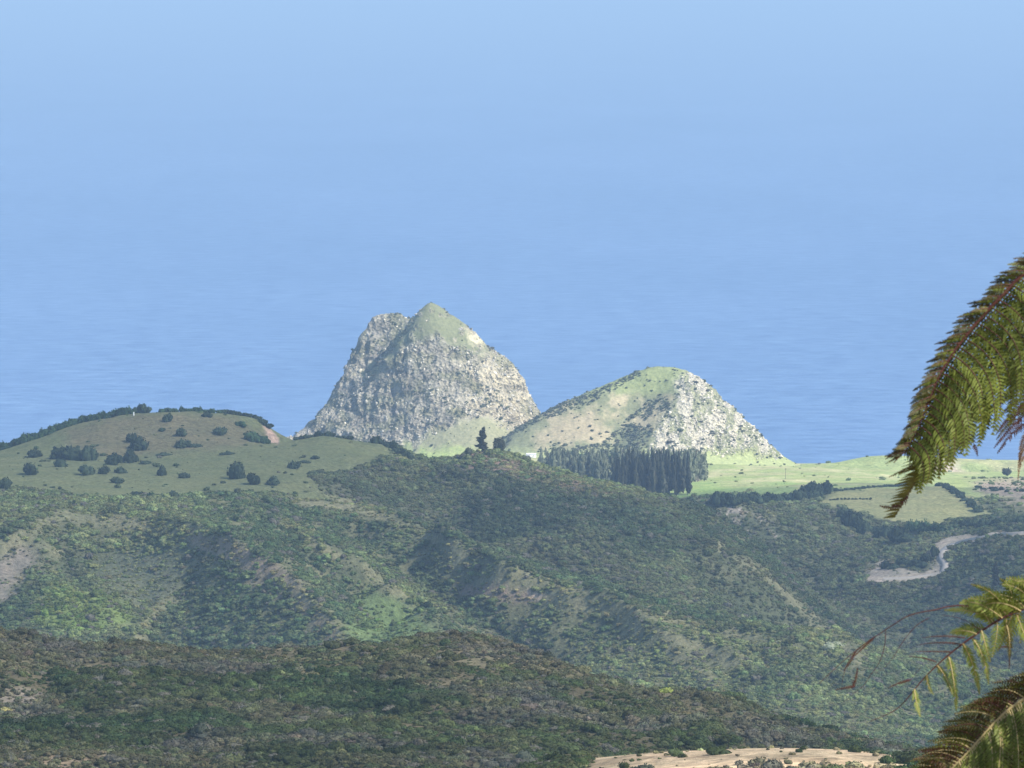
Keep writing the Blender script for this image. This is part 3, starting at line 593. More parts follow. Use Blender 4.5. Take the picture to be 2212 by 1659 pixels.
def scatter_band(name, label, lo, hi, n, size, coll, seed, margin=12, small=False):
    global rng
    D = np.sqrt(rng.uniform(lo * lo, hi * hi, n)); px = rng.uniform(-260, 2470, n)
    z = samp(Z, px, D); x = (px - CX) / F * (D * CP - (z - CAMZ) * SP_); py = proj(x, D, z)[1]
    hb = samp(hidden_by, px, D)
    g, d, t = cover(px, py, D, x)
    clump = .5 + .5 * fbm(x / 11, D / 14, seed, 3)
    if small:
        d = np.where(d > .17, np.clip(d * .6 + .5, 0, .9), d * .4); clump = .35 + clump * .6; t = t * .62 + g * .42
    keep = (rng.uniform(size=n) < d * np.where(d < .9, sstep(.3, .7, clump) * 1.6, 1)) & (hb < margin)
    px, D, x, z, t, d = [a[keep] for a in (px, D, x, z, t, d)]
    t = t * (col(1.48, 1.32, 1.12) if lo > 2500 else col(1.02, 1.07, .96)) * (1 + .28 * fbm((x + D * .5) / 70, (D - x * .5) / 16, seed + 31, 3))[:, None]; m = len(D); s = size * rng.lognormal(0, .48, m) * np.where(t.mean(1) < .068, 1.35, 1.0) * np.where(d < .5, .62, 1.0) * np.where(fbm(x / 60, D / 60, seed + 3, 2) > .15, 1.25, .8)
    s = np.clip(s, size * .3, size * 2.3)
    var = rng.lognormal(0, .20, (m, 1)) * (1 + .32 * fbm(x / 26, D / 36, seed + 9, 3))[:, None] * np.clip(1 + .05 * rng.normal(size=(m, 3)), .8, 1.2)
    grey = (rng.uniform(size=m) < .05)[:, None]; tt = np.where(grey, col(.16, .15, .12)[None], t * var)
    sc = np.stack([s, s * rng.uniform(.8, 1.2, m), s * rng.uniform(.65, 1.1, m)], 1)
    pos = np.stack([x, D, z - .12 * s], 1)
    return scatter(name, label, pos, sc, tt, coll, 8)
scatter_band('scrub', 'olive and brown scrub covering the foreground hill', 880, 2000, 75000, 1.5, PC_FINE, 501)
scatter_band('scrub', 'green and dark scrub covering the middle hillsides', 2950, 4760, 170000, 2.4, PC_BUSH, 601)
scatter_band('low_scrub', 'low brown and olive shrubs between the bushes of the foreground hill', 880, 2000, 90000, .95, PC_BUSH, 511, small=True)
scatter_band('low_scrub', 'low shrubs and tall grass between the bushes of the middle hills', 2950, 4760, 170000, 1.35, PC_BUSH, 611, small=True)
scatter_band('scrub', 'scrub on the slopes and pasture edges near the coast', 4760, 6350, 50000, 2.8, PC_BUSH, 701)

def hill_scatter(H, name, label, n, size, test, tints, coll, npr, rotfull, sink, mixer=None):
    nr, nc = H['P'].shape; r = rng.integers(0, nr, n); c = rng.integers(0, nc, n)
    p = H['pos'][r, c]; px = H['P'][r, c]; py = H['PY'][r, c]; rk = H['rk'][r, c]; nn = H['nrm'][r, c]
    zg = samp(Z, px, p[:, 1]); k = test(px, py, rk, p, nn) & (p[:, 2] > zg) & (p[:, 2] > 2) & (nn[:, 1] < .35)
    p = p[k]; nn = nn[k]; m = len(p); s = size * rng.lognormal(0, .45, m); s = np.clip(s, size * .4, size * 2.4)
    tt = tints[rng.integers(0, len(tints), m)] * rng.lognormal(0, .15, (m, 1))
    sc = np.stack([s, s * rng.uniform(.7, 1.2, m), s * rng.uniform(.6, 1.2, m)], 1)
    scatter(name, label, p - np.array([0, 0, 1]) * (sink * s)[:, None], sc, tt, coll, npr, rotfull)
def on_hill(H, px, py): k = np.argmin((H['P'] - px) ** 2 + (H['PY'] - py) ** 2); return Vector([float(v) for v in H['pos'].reshape(-1, 3)[k]])
rt = np.array([[.47, .43, .36], [.40, .37, .32], [.53, .475, .38], [.33, .31, .29]])
def frac(px, p, s, a=.0): return fbm(p[:, 0] / 14, p[:, 2] / 11, s, 3) > a
hill_scatter(HEAD, 'rocks', 'pale boulders and crags on the tall headland', 26000, 1.15, lambda px, py, rk, p, nn: (rk > .5) & frac(px, p, 3, -.05) & (rng.uniform(size=len(px)) < .25 + .65 * sstep(880, 1050, px)), rt, PC_ROCK, 6, True, .2)
hill_scatter(H2, 'rocks', 'white rocks on the right flank of the rounded hill', 30000, .95, lambda px, py, rk, p, nn: (rk > .5) & frac(px, p, 33, -.3), rt * 1.2, PC_ROCK, 6, True, .2)
bt = np.array([[.105, .125, .085], [.14, .155, .10], [.12, .12, .10]])
hill_scatter(HEAD, 'scrub', 'low dark shrubs between the rocks of the tall headland', 26000, 1.3,
    lambda px, py, rk, p, nn: ((rk > .5) & frac(px, p, 93, .1) & (rng.uniform(size=len(px)) < .55)) | ((rk < .5) & (rng.uniform(size=len(px)) < .03)) | inpoly(px, py, [(895, 690), (850, 738), (800, 800), (770, 850), (785, 850), (825, 790), (875, 725), (910, 690)]), bt, PC_BUSH, 8, False, .1)
hill_scatter(H2, 'scrub', 'dark shrubs in the hollow and along the ridge of the rounded hill', 30000, 1.5,
    lambda px, py, rk, p, nn: inpoly(px, py, [(1470, 850), (1440, 900), (1400, 950), (1380, 985), (1180, 975), (1200, 955), (1300, 960), (1360, 900), (1420, 850)]) & frac(px, p, 43, -.2) | inpoly(px, py, [(1080, 950), (1170, 890), (1330, 825), (1380, 800), (1385, 812), (1260, 880), (1150, 915), (1090, 962)]) & (rng.uniform(size=len(px)) < .7) | (rng.uniform(size=len(px)) < .04) | ((rk > .5) & frac(px, p, 47, .3) & (rng.uniform(size=len(px)) < .3)), bt, PC_BUSH, 8, False, .1)

# ------------------------------------------------------------------ dead pale twigs standing out of the scrub
def twigs(name, label, lo, hi, n, size):
    D = np.sqrt(rng.uniform(lo * lo, hi * hi, n)); px = rng.uniform(-100, 2300, n); z = samp(Z, px, D); x = (px - CX) / F * (D * CP - (z - CAMZ) * SP_)
    hb = samp(hidden_by, px, D); g, d, t = cover(px, proj(x, D, z)[1], D, x); k = (hb < 4) & (d > .5) & (fbm(x / 50, D / 50, 900, 2) > -.1); x, D, z = x[k], D[k], z[k]; m = len(x); s = size * rng.uniform(.6, 1.6, m)
    o = scatter(name, label, np.stack([x, D, z + .3 * s], 1), np.stack([s, s, s * 1.3], 1), np.array([[.30, .285, .24]]) * rng.uniform(.6, 1.2, (m, 1)), PC_TWIG, 4)
twigs('dead_branches', 'bleached bare branches poking out of the foreground scrub', 1150, 1900, 200, 1.5)
twigs('dead_branches', 'bleached bare branches among the scrub of the middle hills', 3100, 4700, 300, 2.2)

# ------------------------------------------------------------------ single bushes and trees
def bush_mesh(seed, n, lobes, flat, size, mat, nm='bush'):
    V, Fq = leaf_cloud(seed, n, lobes, flat, size); me = np_mesh(nm, V, Fq); me.materials.append(mat); return me
def loose_bush(seed, mat):
    A = []; B = []; o_ = 0; r = np.random.default_rng(seed)
    for k in range(3):
        V, Fq = leaf_cloud(seed * 3 + k, 190, 6, .8, .15); sc = 1.0 if k == 0 else r.uniform(.45, .75); an = r.uniform(0, 6.28); V = V * sc * np.array([1, 1, r.uniform(.75, 1.1)]) + np.array([math.cos(an), math.sin(an), 0]) * (0 if k == 0 else .55); A.append(V * .88); B.append(Fq + o_); o_ += len(V)
    me = np_mesh('bush', np.concatenate(A), np.concatenate(B)); me.materials.append(mat); return me
BM = [loose_bush(700 + i, M_BUSH) for i in range(6)]; BG = [loose_bush(720 + i, M_BUSHG) for i in range(4)]
def place_bush(px, py, wpx, hpx, label, group=None, lo=3850, hi=4700, green=False, name='bush', cat='bush', mesh=None):
    p = hit(px, py, lo, hi); me = mesh or random.choice(BG if green else BM); o = bpy.data.objects.new(name, me); COL.objects.link(o)
    k = p.y / F; r = wpx * k / 2; o.location = p - Vector((0, 0, .1 * r)); o.scale = (r / .92, r / .92, hpx * k / .85); o.rotation_euler = (0, 0, random.uniform(0, 6.28))
    return set_kind(o, None, label, cat, group)
def cpx(cx, cyy): return cx * 0.3224, 822.9 + cyy * 0.3224
KN = [(30, 725, 120, 115, 'dark bush cut by the left edge of the frame below the slope'), (200, 630, 120, 90, 'round dark bush on the brown bank at the left end of the meadow'),
 (400, 575, 125, 75, 'low rounded bush just below the long dark thicket on the left'), (400, 520, 170, 110, 'left third of the long dark thicket at the foot of the hilltop'),
 (490, 530, 180, 125, 'tallest middle bush of the long dark thicket at the foot of the hilltop'), (590, 532, 130, 100, 'right end bush of the long dark thicket at the foot of the hilltop'),
 (225, 512, 120, 60, 'low bush on the bank left of the long dark thicket'), (575, 630, 128, 70, 'wide low bush standing alone in the meadow, first of a row of three'),
 (700, 624, 95, 62, 'small rounded bush in the middle of the row of three in the meadow'), (805, 617, 92, 50, 'flat bush at the right end of the row of three in the meadow'),
 (765, 563, 142, 82, 'domed dark bush in the meadow above the row of three'), (872, 546, 122, 100, 'tall bush touching the domed dark bush on its right'),
 (935, 456, 145, 100, 'wide dark bush at the foot of the hilltop, with a smaller one above it'), (893, 412, 95, 80, 'smaller bush just above the wide dark bush on the hill side'),
 (1215, 446, 120, 75, 'dark bush below another in the middle of the hill side'), (1210, 372, 85, 60, 'brownish bush halfway up the middle of the hill side'),
 (1130, 274, 80, 58, 'small dark bush high on the hill below the ridge hedge'), (1385, 242, 80, 42, 'little flat bush just under the ridge hedge'),
 (1475, 362, 130, 84, 'rounded bush on the right shoulder of the hill side'), (1620, 306, 105, 48, 'flat green bush near the right end of the ridge'),
 (1690, 402, 150, 90, 'broad green bush beside the bare pink cliff'), (1775, 418, 90, 70, 'dark green bush right against the bare pink cliff'),
 (1085, 634, 72, 78, 'narrow upright bush alone in the middle of the meadow'), (785, 684, 115, 62, 'bush on the meadow below the row of three'),
 (1230, 650, 92, 42, 'faint low bush right of the narrow upright one'), (1590, 655, 135, 115, 'big round bush on the right of the meadow, left of a pair'),
 (1690, 692, 112, 110, 'big round bush on the right of the meadow, right of a pair'), (1960, 586, 95, 70, 'pointed bush at the upper end of the dark thicket'),
 (1832, 696, 105, 68, 'rounded bush between the big pair and the dark thicket'), (2110, 522, 72, 36, 'small dark bush on the pale grass near the saddle'),
 (2040, 548, 92, 30, 'thin low bush on the pale grass near the saddle'), (1535, 492, 125, 30, 'low flat bush on the pale track below the cliff'),
 (975, 556, 110, 28, 'low grey bush in the middle of the meadow'), (1100, 500, 120, 34, 'thin grey bush line at the foot of the hill side'), (1300, 440, 120, 26, 'low spreading bush right of the brown ones on the hill side'),
 (910, 777, 115, 58, 'bush at the lower meadow edge, left of three'), (1020, 787, 80, 50, 'small green bush at the lower meadow edge, middle of three'), (1160, 787, 90, 72, 'tall bush at the lower meadow edge, right of three')]
for i, (a, b, wd, hg, lb) in enumerate(KN):
    x_, y_ = cpx(a, b); place_bush(x_, y_, wd * .3224 * 1.08, hg * .3224 * 1.1, lb, 'single bushes on the grassy hill', green=(' green ' in lb))
def on_line(pts, n, jit):
    L = [0.0]
    for a, b in zip(pts[:-1], pts[1:]): L.append(L[-1] + math.dist(a, b))
    out_ = []
    for i in range(n):
        u = (i + .5) / n * L[-1]; k = max(j for j in range(len(L)) if L[j] <= u); k = min(k, len(pts) - 2); f = (u - L[k]) / (L[k + 1] - L[k])
        out_.append((pts[k][0] + f * (pts[k + 1][0] - pts[k][0]) + random.uniform(-jit, jit), pts[k][1] + f * (pts[k + 1][1] - pts[k][1]) + random.uniform(-jit, jit) * .4))
    return out_
ORD = 'first second third fourth fifth sixth seventh eighth ninth tenth eleventh twelfth thirteenth fourteenth fifteenth sixteenth'.split()
def row(pts, n, wpx, hpx, label, group, lo, hi, jit=3, green=False, name='shrub', cat='shrub', up=0):
    for i, (x_, y_) in enumerate(sorted(on_line(pts, n, jit))):
        lb = label if n > 16 or len(label.split()) > 12 else ('leftmost ' + label if i == 0 else 'rightmost ' + label if i == n - 1 else label + ', ' + ORD[i] + ' from the left')
        f = random.uniform(.8, 1.3); place_bush(x_, y_ - up, wpx * f, hpx * random.uniform(.8, 1.25), lb, group, lo, hi, green, name, cat)
row([(-10, 980), (60, 958), (110, 940), (160, 922), (220, 908), (290, 897)], 44, 26, 20, 'green shrub in the hedge climbing the left side of the hilltop', 'hedge climbing the hilltop', 4250, 4700, 3, True, up=7)
row([(292, 894), (322, 892)], 4, 20, 21, 'taller dark shrub at the highest point of the hilltop hedge', 'tall shrubs at the top of the hilltop hedge', 4300, 4700, 2, up=12)
row([(345, 893), (420, 889), (478, 892)], 13, 20, 12, 'low green shrub in the flat hedge along the hilltop ridge', 'flat ridge hedge', 4300, 4700, 2, True, up=12)
row([(478, 893), (520, 902), (556, 918), (585, 940)], 12, 22, 12, 'dark shrub in the hedge falling to the bare cliff', 'hedge falling to the cliff', 4300, 4700, 2, up=12)
row([(635, 945), (660, 940), (700, 941), (760, 952)], 11, 20, 11, 'dark shrub along the grassy saddle in front of the headland', 'shrubs on the saddle', 4300, 4700, 2, up=12)
row([(800, 955), (830, 958), (855, 975), (890, 1000)], 9, 30, 18, 'dark shrub on the pointed knoll of the shaded ridge', 'shrubs on the pointed knoll', 4250, 4700, 3)
row([(1545, 1092), (1620, 1086), (1700, 1084), (1770, 1076)], 16, 40, 26, 'dark tree in the thick belt under the bright pasture', 'dark tree belt under the pasture', 4700, 5600, 5, False, 'tree', 'tree')
row([(1738, 1072), (1765, 1070), (1792, 1066)], 4, 40, 30, 'round topped dark tree at the corner of the pasture', 'round trees at the pasture corner', 4700, 5600, 3, False, 'tree', 'tree')
row([(1800, 1062), (1850, 1057), (1905, 1052), (1965, 1050)], 14, 18, 8, 'low shrub in the dark hedge on the far side of the field', 'far field hedge', 4700, 5700, 1)
row([(2030, 1048), (2060, 1062), (2090, 1085), (2118, 1110)], 14, 28, 14, 'dark shrub in the diagonal hedge right of the field', 'diagonal hedge right of the field', 4600, 5600, 4)
row([(1790, 1081), (1815, 1080), (1850, 1079), (1885, 1079)], 12, 8, 4.5, 'tiny dark shrub in the thin line crossing the field', 'thin line of shrubs crossing the field', 4700, 5400, .6)
row([(1810, 1120), (1850, 1135), (1890, 1160), (1930, 1165), (1960, 1170)], 12, 46, 36, 'large dark tree on the wooded slope below the field', 'large trees below the field', 4300, 5000, 9, False, 'tree', 'tree')
row([(1965, 1145), (2000, 1150), (2035, 1152)], 8, 34, 26, 'grey green tree leaning above the road bend', 'trees above the road bend', 4300, 5000, 3, True, 'tree', 'tree')
row([(2060, 1134), (2110, 1138), (2160, 1135), (2230, 1130)], 12, 36, 20, 'dark rounded tree in the row above the road', 'trees lining the road', 4300, 5000, 3, False, 'tree', 'tree')
row([(1905, 1232), (1950, 1222), (1990, 1225), (2020, 1200)], 8, 30, 22, 'dark bush inside the bend of the road', 'bushes inside the road bend', 4300, 4700, 5)
row([(2110, 1052), (2150, 1060), (2212, 1062)], 8, 18, 8, 'low grey bush on the stony slope by the coast', 'bushes on the stony slope', 4700, 6000, 5)
row([(1200, 982), (1260, 980), (1330, 978), (1380, 975)], 14, 30, 16, 'grey green shrub below the rounded hill behind the grove', 'shrubs at the foot of the rounded hill', 6050, 6400, 3, True)
place_bush(1440, 1497, 42, 17, 'bright yellow green bush on the edge of the foreground hill', None, 1500, 1800, True, 'bush', 'bush', bush_mesh(801, 420, 8, .6, .12, mat_foliage('yellow_leaves', False, (.24, .27, .07))))
place_bush(1803, 1402, 64, 24, 'pale cream flowering tree alone in the green valley', None, 2900, 4300, True, 'flowering_tree', 'tree', bush_mesh(802, 420, 9, .6, .11, mat_foliage('cream_blossom', False, (.46, .48, .33))))
place_bush(15, 1543, 34, 20, 'small yellow bush at the left edge of the foreground hill', None, 1200, 1700, True, 'bush', 'bush', bush_mesh(803, 420, 8, .6, .12, mat_foliage('straw_leaves', False, (.34, .30, .13))))

for _x, _y, _w, _h, _l in ((931, 660, 9, 9, 'small dark shrub crowning the pointed summit of the headland'), (1004, 706, 12, 6, 'dark shrub on the upper right ridge of the headland'), (1022, 722, 13, 6, 'dark shrub above the bare pale slab of the headland')):
    o = bpy.data.objects.new('bush', BM[1]); COL.objects.link(o); o.location = on_hill(HEAD, _x, _y) - Vector((0, 0, .6)); r_ = _w * 6500 / F / 2; o.scale = (r_, r_, _h * 6500 / F / .8); set_kind(o, None, _l, 'bush')

def tube(path, radii, seg=7, cap=True):
    V = []; Fq = []
    for i, p in enumerate(path):
        a = path[max(i - 1, 0)]; b = path[min(i + 1, len(path) - 1)]; t = (b - a).normalized(); u = t.orthogonal().normalized() if i == 0 else (u0 - t * u0.dot(t)).normalized(); u0 = u; v = t.cross(u)
        for k in range(seg):
            an = 2 * math.pi * k / seg; V.append(p + (u * math.cos(an) + v * math.sin(an)) * radii[i])
    for i in range(len(path) - 1):
        for k in range(seg): Fq.append((i * seg + k, i * seg + (k + 1) % seg, (i + 1) * seg + (k + 1) % seg, (i + 1) * seg + k))
    return [tuple(v) for v in V], Fq
def trunk_mesh(h, r, lean=.02):
    pts = [Vector((random.uniform(-lean, lean) * h * i / 4, random.uniform(-lean, lean) * h * i / 4, h * i / 4 - (.6 if i == 0 else 0))) for i in range(5)]
    V, Fq = tube(pts, [r * (1 - .2 * i) for i in range(5)], 6); me = np_mesh('trunk', V, Fq); me.materials.append(M_BARK); return me
def tall_crown(seed, h, wid, lo, mat, n=420, k=6, off_=.18):
    r = np.random.default_rng(seed); A = []; B = []; off = 0
    for i in range(k):
        f = i / (k - 1); V, Fq = leaf_cloud(seed * 10 + i, n // k, 4, 1.0, .26); w_ = wid * (1.0 - .62 * f ** 2.2) * r.uniform(.75, 1.15)
        V = V * np.array([w_, w_, h * (1 - lo) / k * 1.8]) + np.array([r.normal() * wid * off_, r.normal() * wid * off_, h * (lo + (1 - lo) * f * .86)]); A.append(V); B.append(Fq + off); off += len(V)
    me = np_mesh('crown', np.concatenate(A), np.concatenate(B)); me.materials.append(mat); return me
def make_tree(name, p, h, crown, trunk, label, cat='tree', group=None, sc=1.0, rz=None, cs=None):
    e = empty(name, p, label, cat, group); e.scale = cs or (sc, sc, sc); e.rotation_euler = (0, 0, random.uniform(0, 6.28) if rz is None else rz)
    for nm, me in (('trunk', trunk), ('crown', crown)):
        o = bpy.data.objects.new(nm, me); COL.objects.link(o); o.parent = e
    return e
GT = [trunk_mesh(30, .45) for i in range(3)]
GC = [tall_crown(60 + i, 34, 3.3, .03, M_GROVE, 540) for i in range(5)]; GB = [tall_crown(80 + i, 26, 4.2, .06, M_GROVEB, 480) for i in range(5)]
# front block of the grove: tall, dark, close together
for i in range(69):
    px_ = 1330 + (i % 23) * 6.9 + random.uniform(-4.5, 4.5); D_ = 5290 + (i // 23) * 45 + random.uniform(-15, 15)
    top = 984 + random.choice((0, 0, 6, 14)) + random.uniform(-8, 8) + (8 if px_ < 1350 else 0); p = at_D(px_, D_); hh = float(ray_z(px_, top, D_)) - p.z
    make_tree('grove_tree', p, 34, GC[i % 5], GT[i % 3], 'tall slender dark tree in the front block of the grove', 'tree', 'dark front block of the grove', cs=(random.uniform(.8, 1.6),) * 2 + (hh / 35.5,))
# paler trees behind and to both sides
for (a, b, n, D0, t0, t1, lb, gp) in ((1165, 1330, 74, 5640, 973, 996, 'pale slender tree in the long left wing of the grove', 'left wing of the grove'),
                                      (1330, 1482, 30, 5620, 970, 982, 'pale slender tree topping out behind the dark front block', 'trees behind the dark block'), (1484, 1522, 16, 5560, 974, 988, 'pale bushy tree at the right end of the grove beside the pasture', 'right end of the grove')):
    for i in range(n):
        px_ = a + (b - a) * ((i * .618) % 1) + random.uniform(-2, 2); D_ = D0 + random.uniform(-60, 60); p = at_D(px_, D_); top = random.uniform(t0, t1)
        hh = float(ray_z(px_, top, D_)) - p.z; make_tree('grove_tree', p, 26, GB[i % 5], GT[i % 3], lb, 'tree', gp, cs=(random.uniform(.8, 1.7),) * 2 + (max(hh, 9) / 27.5,))
def tree_px(name, px_, pb, pt, wpx, D0, D1, crown_fn, label, mat):
    p = hit(px_, pb, D0, D1); h = (pb - pt) * p.y / F; wd = wpx * p.y / F / 2
    return make_tree(name, p, h, crown_fn(h, wd, mat), trunk_mesh(h * .8, h * .03), label)
def conif(seed):
    return lambda h, wd, mat: tall_crown(seed, h * .95, wd * 1.25, .08, mat, 900, 11, .10)
tree_px('pine_tree', 1042, 975, 920, 24, 4200, 4400, conif(901), 'tall ragged pine on the brown knoll below the headland', M_GROVE)
def round_crown(seed):
    def f(h, wd, mat):
        V, Fq = leaf_cloud(seed, 600, 9, 1.0, .13); V = V * np.array([wd * 1.05, wd * 1.05, h * .8]) + np.array([0, 0, h * .14]); me = np_mesh('crown', V, Fq); me.materials.append(mat); return me
    return f
tree_px('tree', 1079, 976, 944, 32, 4200, 4400, round_crown(902), 'rounded bushy tree right of the tall pine on the brown knoll', M_GROVE)
tree_px('tree', 1012, 984, 966, 22, 4200, 4400, round_crown(903), 'small spreading tree left of the tall pine on the brown knoll', M_GROVEB)
tree_px('tree', 2176, 1030, 1010, 22, 5600, 6300, round_crown(904), 'lone round tree on the green coast at the right edge', M_GROVE)
tree_px('cypress_tree', 2150, 1270, 1210, 17, 4100, 4700, conif(905), 'single dark pointed tree below the road at the right', M_GROVE)
tree_px('tree', 1352, 1072, 1020, 10, 5150, 5400, conif(906), 'slim tree standing just left of the dark block of the grove', M_GROVE)

# ------------------------------------------------------------------ small built things
M_WHITE = mat_simple('white_paint', (.80, .79, .74), .6, .05); M_DARK = mat_simple('dark_opening', (.04, .04, .045)); M_TIN = mat_simple('tin_roof', (.62, .62, .58), .5, .08); M_WOOD = mat_simple('weathered_wood', (.20, .17, .13))
def box(x0, x1, y0, y1, z0, z1):
    return [(x0, y0, z0), (x1, y0, z0), (x1, y1, z0), (x0, y1, z0), (x0, y0, z1), (x1, y0, z1), (x1, y1, z1), (x0, y1, z1)], [(0, 3, 2, 1), (4, 5, 6, 7), (0, 1, 5, 4), (1, 2, 6, 5), (2, 3, 7, 6), (3, 0, 4, 7)]
def part_box(name, par, mat, *b):
    V, Fq = box(*b); return link(name, np_mesh(name, V, Fq), par, [mat])
def house(p, wd, dp, hh, label, rz=0, garage=True):
    e = empty('house', p, label, 'house'); e.rotation_euler = (0, 0, rz)
    part_box('wall', e, M_WHITE, -wd / 2, wd / 2, 0, dp, -1, hh)
    V = [(-wd / 2 - .4, -.5, hh), (wd / 2 + .4, -.5, hh), (wd / 2 + .4, dp + .5, hh), (-wd / 2 - .4, dp + .5, hh), (-wd / 2 - .4, dp / 2, hh + 1.3), (wd / 2 + .4, dp / 2, hh + 1.3)]
    me = bpy.data.meshes.new('roof'); me.from_pydata(V, [], [(0, 1, 5, 4), (2, 3, 4, 5), (0, 4, 3), (1, 2, 5), (0, 3, 2, 1)]); link('roof', me, e, [M_TIN])
    part_box('door', e, M_DARK, -wd * .42, -wd * .18, -.03, .05, 0, hh * .7); part_box('window', e, M_DARK, wd * .1, wd * .28, -.03, .05, hh * .4, hh * .7)
house(at_D(1148, 6080), 11.5, 7, 4.2, 'small white house on the grass between the two rocky hills', .15)
house(at_D(1303, 5560), 6.5, 4, 2.4, 'tiny pale shed in the clearing left of the grove', -.2)
def pole(px_, pb, pt, lo, hi, label):
    p = hit(px_, pb, lo, hi); h = (pb - pt) * p.y / F; e = empty('utility_pole', p, label, 'utility pole')
    V, Fq = tube([Vector((0, 0, -1)), Vector((0, 0, h))], [.28, .2], 6); link('pole', np_mesh('pole', V, Fq), e, [M_WOOD]); part_box('crossarm', e, M_WOOD, -1.3, 1.3, -.4, -.21, h - 1.2, h - .8)
pole(1697, 1035, 1011, 5100, 6000, 'thin dark utility pole standing in the bright pasture')
p = hit(289, 898, 4350, 4600); V, Fq = tube([Vector((0, 0, -1)), Vector((0, 0, 3.2)), Vector((0, 0, 3.3))], [.45, .42, .1], 8); o = link('marker_post', np_mesh('marker_post', V, Fq), None, [M_WHITE]); o.location = p; set_kind(o, None, 'short white post at the top of the climbing hedge', 'post')

# road along the right-hand spur
def road():
    pts = ROAD_PTS[:-1]
    H = [hit(a, b, 4250, 4700) for a, b in pts]; P = []
    for i in range(len(H) - 1):
        a0 = H[max(i - 1, 0)]; b0 = H[i]; c0 = H[i + 1]; d0 = H[min(i + 2, len(H) - 1)]
        for k in range(8):
            t = k / 8; P.append(.5 * ((2 * b0) + (c0 - a0) * t + (2 * a0 - 5 * b0 + 4 * c0 - d0) * t * t + (3 * b0 - a0 - 3 * c0 + d0) * t ** 3))
    V = []; Fq = []
    for i, q in enumerate(P):
        tdir = (P[min(i + 1, len(P) - 1)] - P[max(i - 1, 0)]); sd = Vector((tdir.y, -tdir.x, 0)).normalized() * 3.2
        V += [tuple(q - sd * 1.1 + Vector((0, 0, -2.5))), tuple(q - sd + Vector((0, 0, .9))), tuple(q + sd + Vector((0, 0, .9))), tuple(q + sd * 1.1 + Vector((0, 0, -2.5)))]
        if i:
            for k in range(3): Fq.append((4 * i - 4 + k, 4 * i - 3 + k, 4 * i + 1 + k, 4 * i + k))
    set_kind(link('road', np_mesh('road', V, Fq), None, [mat_simple('worn_asphalt', (.43, .38, .31), .85, .12, .3)]), 'structure', 'narrow pale road winding round the wooded spur')
road()

# ------------------------------------------------------------------ tree ferns at the right
def mat_leaf(name, col, trans, var=.3):
    m, t, o = new_mat(name); tc = N(t, 'ShaderNodeTexCoord'); n1 = noise(t, 14.0, 3, .6, tc.outputs['Object']); oi = N(t, 'ShaderNodeObjectInfo')
    r = ramp(t, n1.outputs[0], [(.3, tuple(c * (1 - var) for c in col)), (.7, tuple(c * (1 + var) for c in col))]); r2 = ramp(t, oi.outputs['Random'], [(0, (.7, .72, .7)), (1, (1.25, 1.22, 1.1))])
    c = mixc(t, r.outputs[0], r2.outputs[0], 1.0, 'MULTIPLY'); p = N(t, 'ShaderNodeBsdfPrincipled'); t.links.new(c, p.inputs['Base Color']); p.inputs['Roughness'].default_value = .55; p.inputs['Specular IOR Level'].default_value = .25
    tr = N(t, 'ShaderNodeBsdfTranslucent'); t.links.new(c, tr.inputs[0]); mx = N(t, 'ShaderNodeMixShader'); mx.inputs[0].default_value = trans; t.links.new(p.outputs[0], mx.inputs[1]); t.links.new(tr.outputs[0], mx.inputs[2]); t.links.new(mx.outputs[0], o.inputs[0]); return m
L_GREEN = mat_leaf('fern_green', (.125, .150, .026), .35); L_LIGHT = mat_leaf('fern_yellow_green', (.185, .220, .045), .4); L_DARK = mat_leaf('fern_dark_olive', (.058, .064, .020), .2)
L_BROWN = mat_leaf('fern_dead_brown', (.085, .038, .022), .2); L_TAN = mat_leaf('fern_dry_tan', (.26, .19, .13), .3); L_OLIVE = mat_leaf('fern_brown_olive', (.098, .088, .020), .3)
M_STEM = mat_simple('fern_stem_dark', (.075, .028, .022), .6, .3, 20); M_STEML = mat_simple('fern_stem_pale', (.36, .28, .13), .6, .2, 20)
DF = 22.0
def FP(px, py, dd=0.0): return P3(px, py, DF + dd)
def bez(a, b, c, n):
    return [a * (1 - t) ** 2 + b * (2 * t * (1 - t)) + c * t * t for t in (i / (n - 1) for i in range(n))]
def smooth_path(pts, per=8):
    P = []
    for i in range(len(pts) - 1):
        a0 = pts[max(i - 1, 0)]; b0 = pts[i]; c0 = pts[i + 1]; d0 = pts[min(i + 2, len(pts) - 1)]
        for k in range(per):
            t = k / per; P.append(.5 * ((2 * b0) + (c0 - a0) * t + (2 * a0 - 5 * b0 + 4 * c0 - d0) * t * t + (3 * b0 - a0 - 3 * c0 + d0) * t ** 3))
    P.append(pts[-1]); return P
PXM = DF / F      # metres per picture unit at the ferns
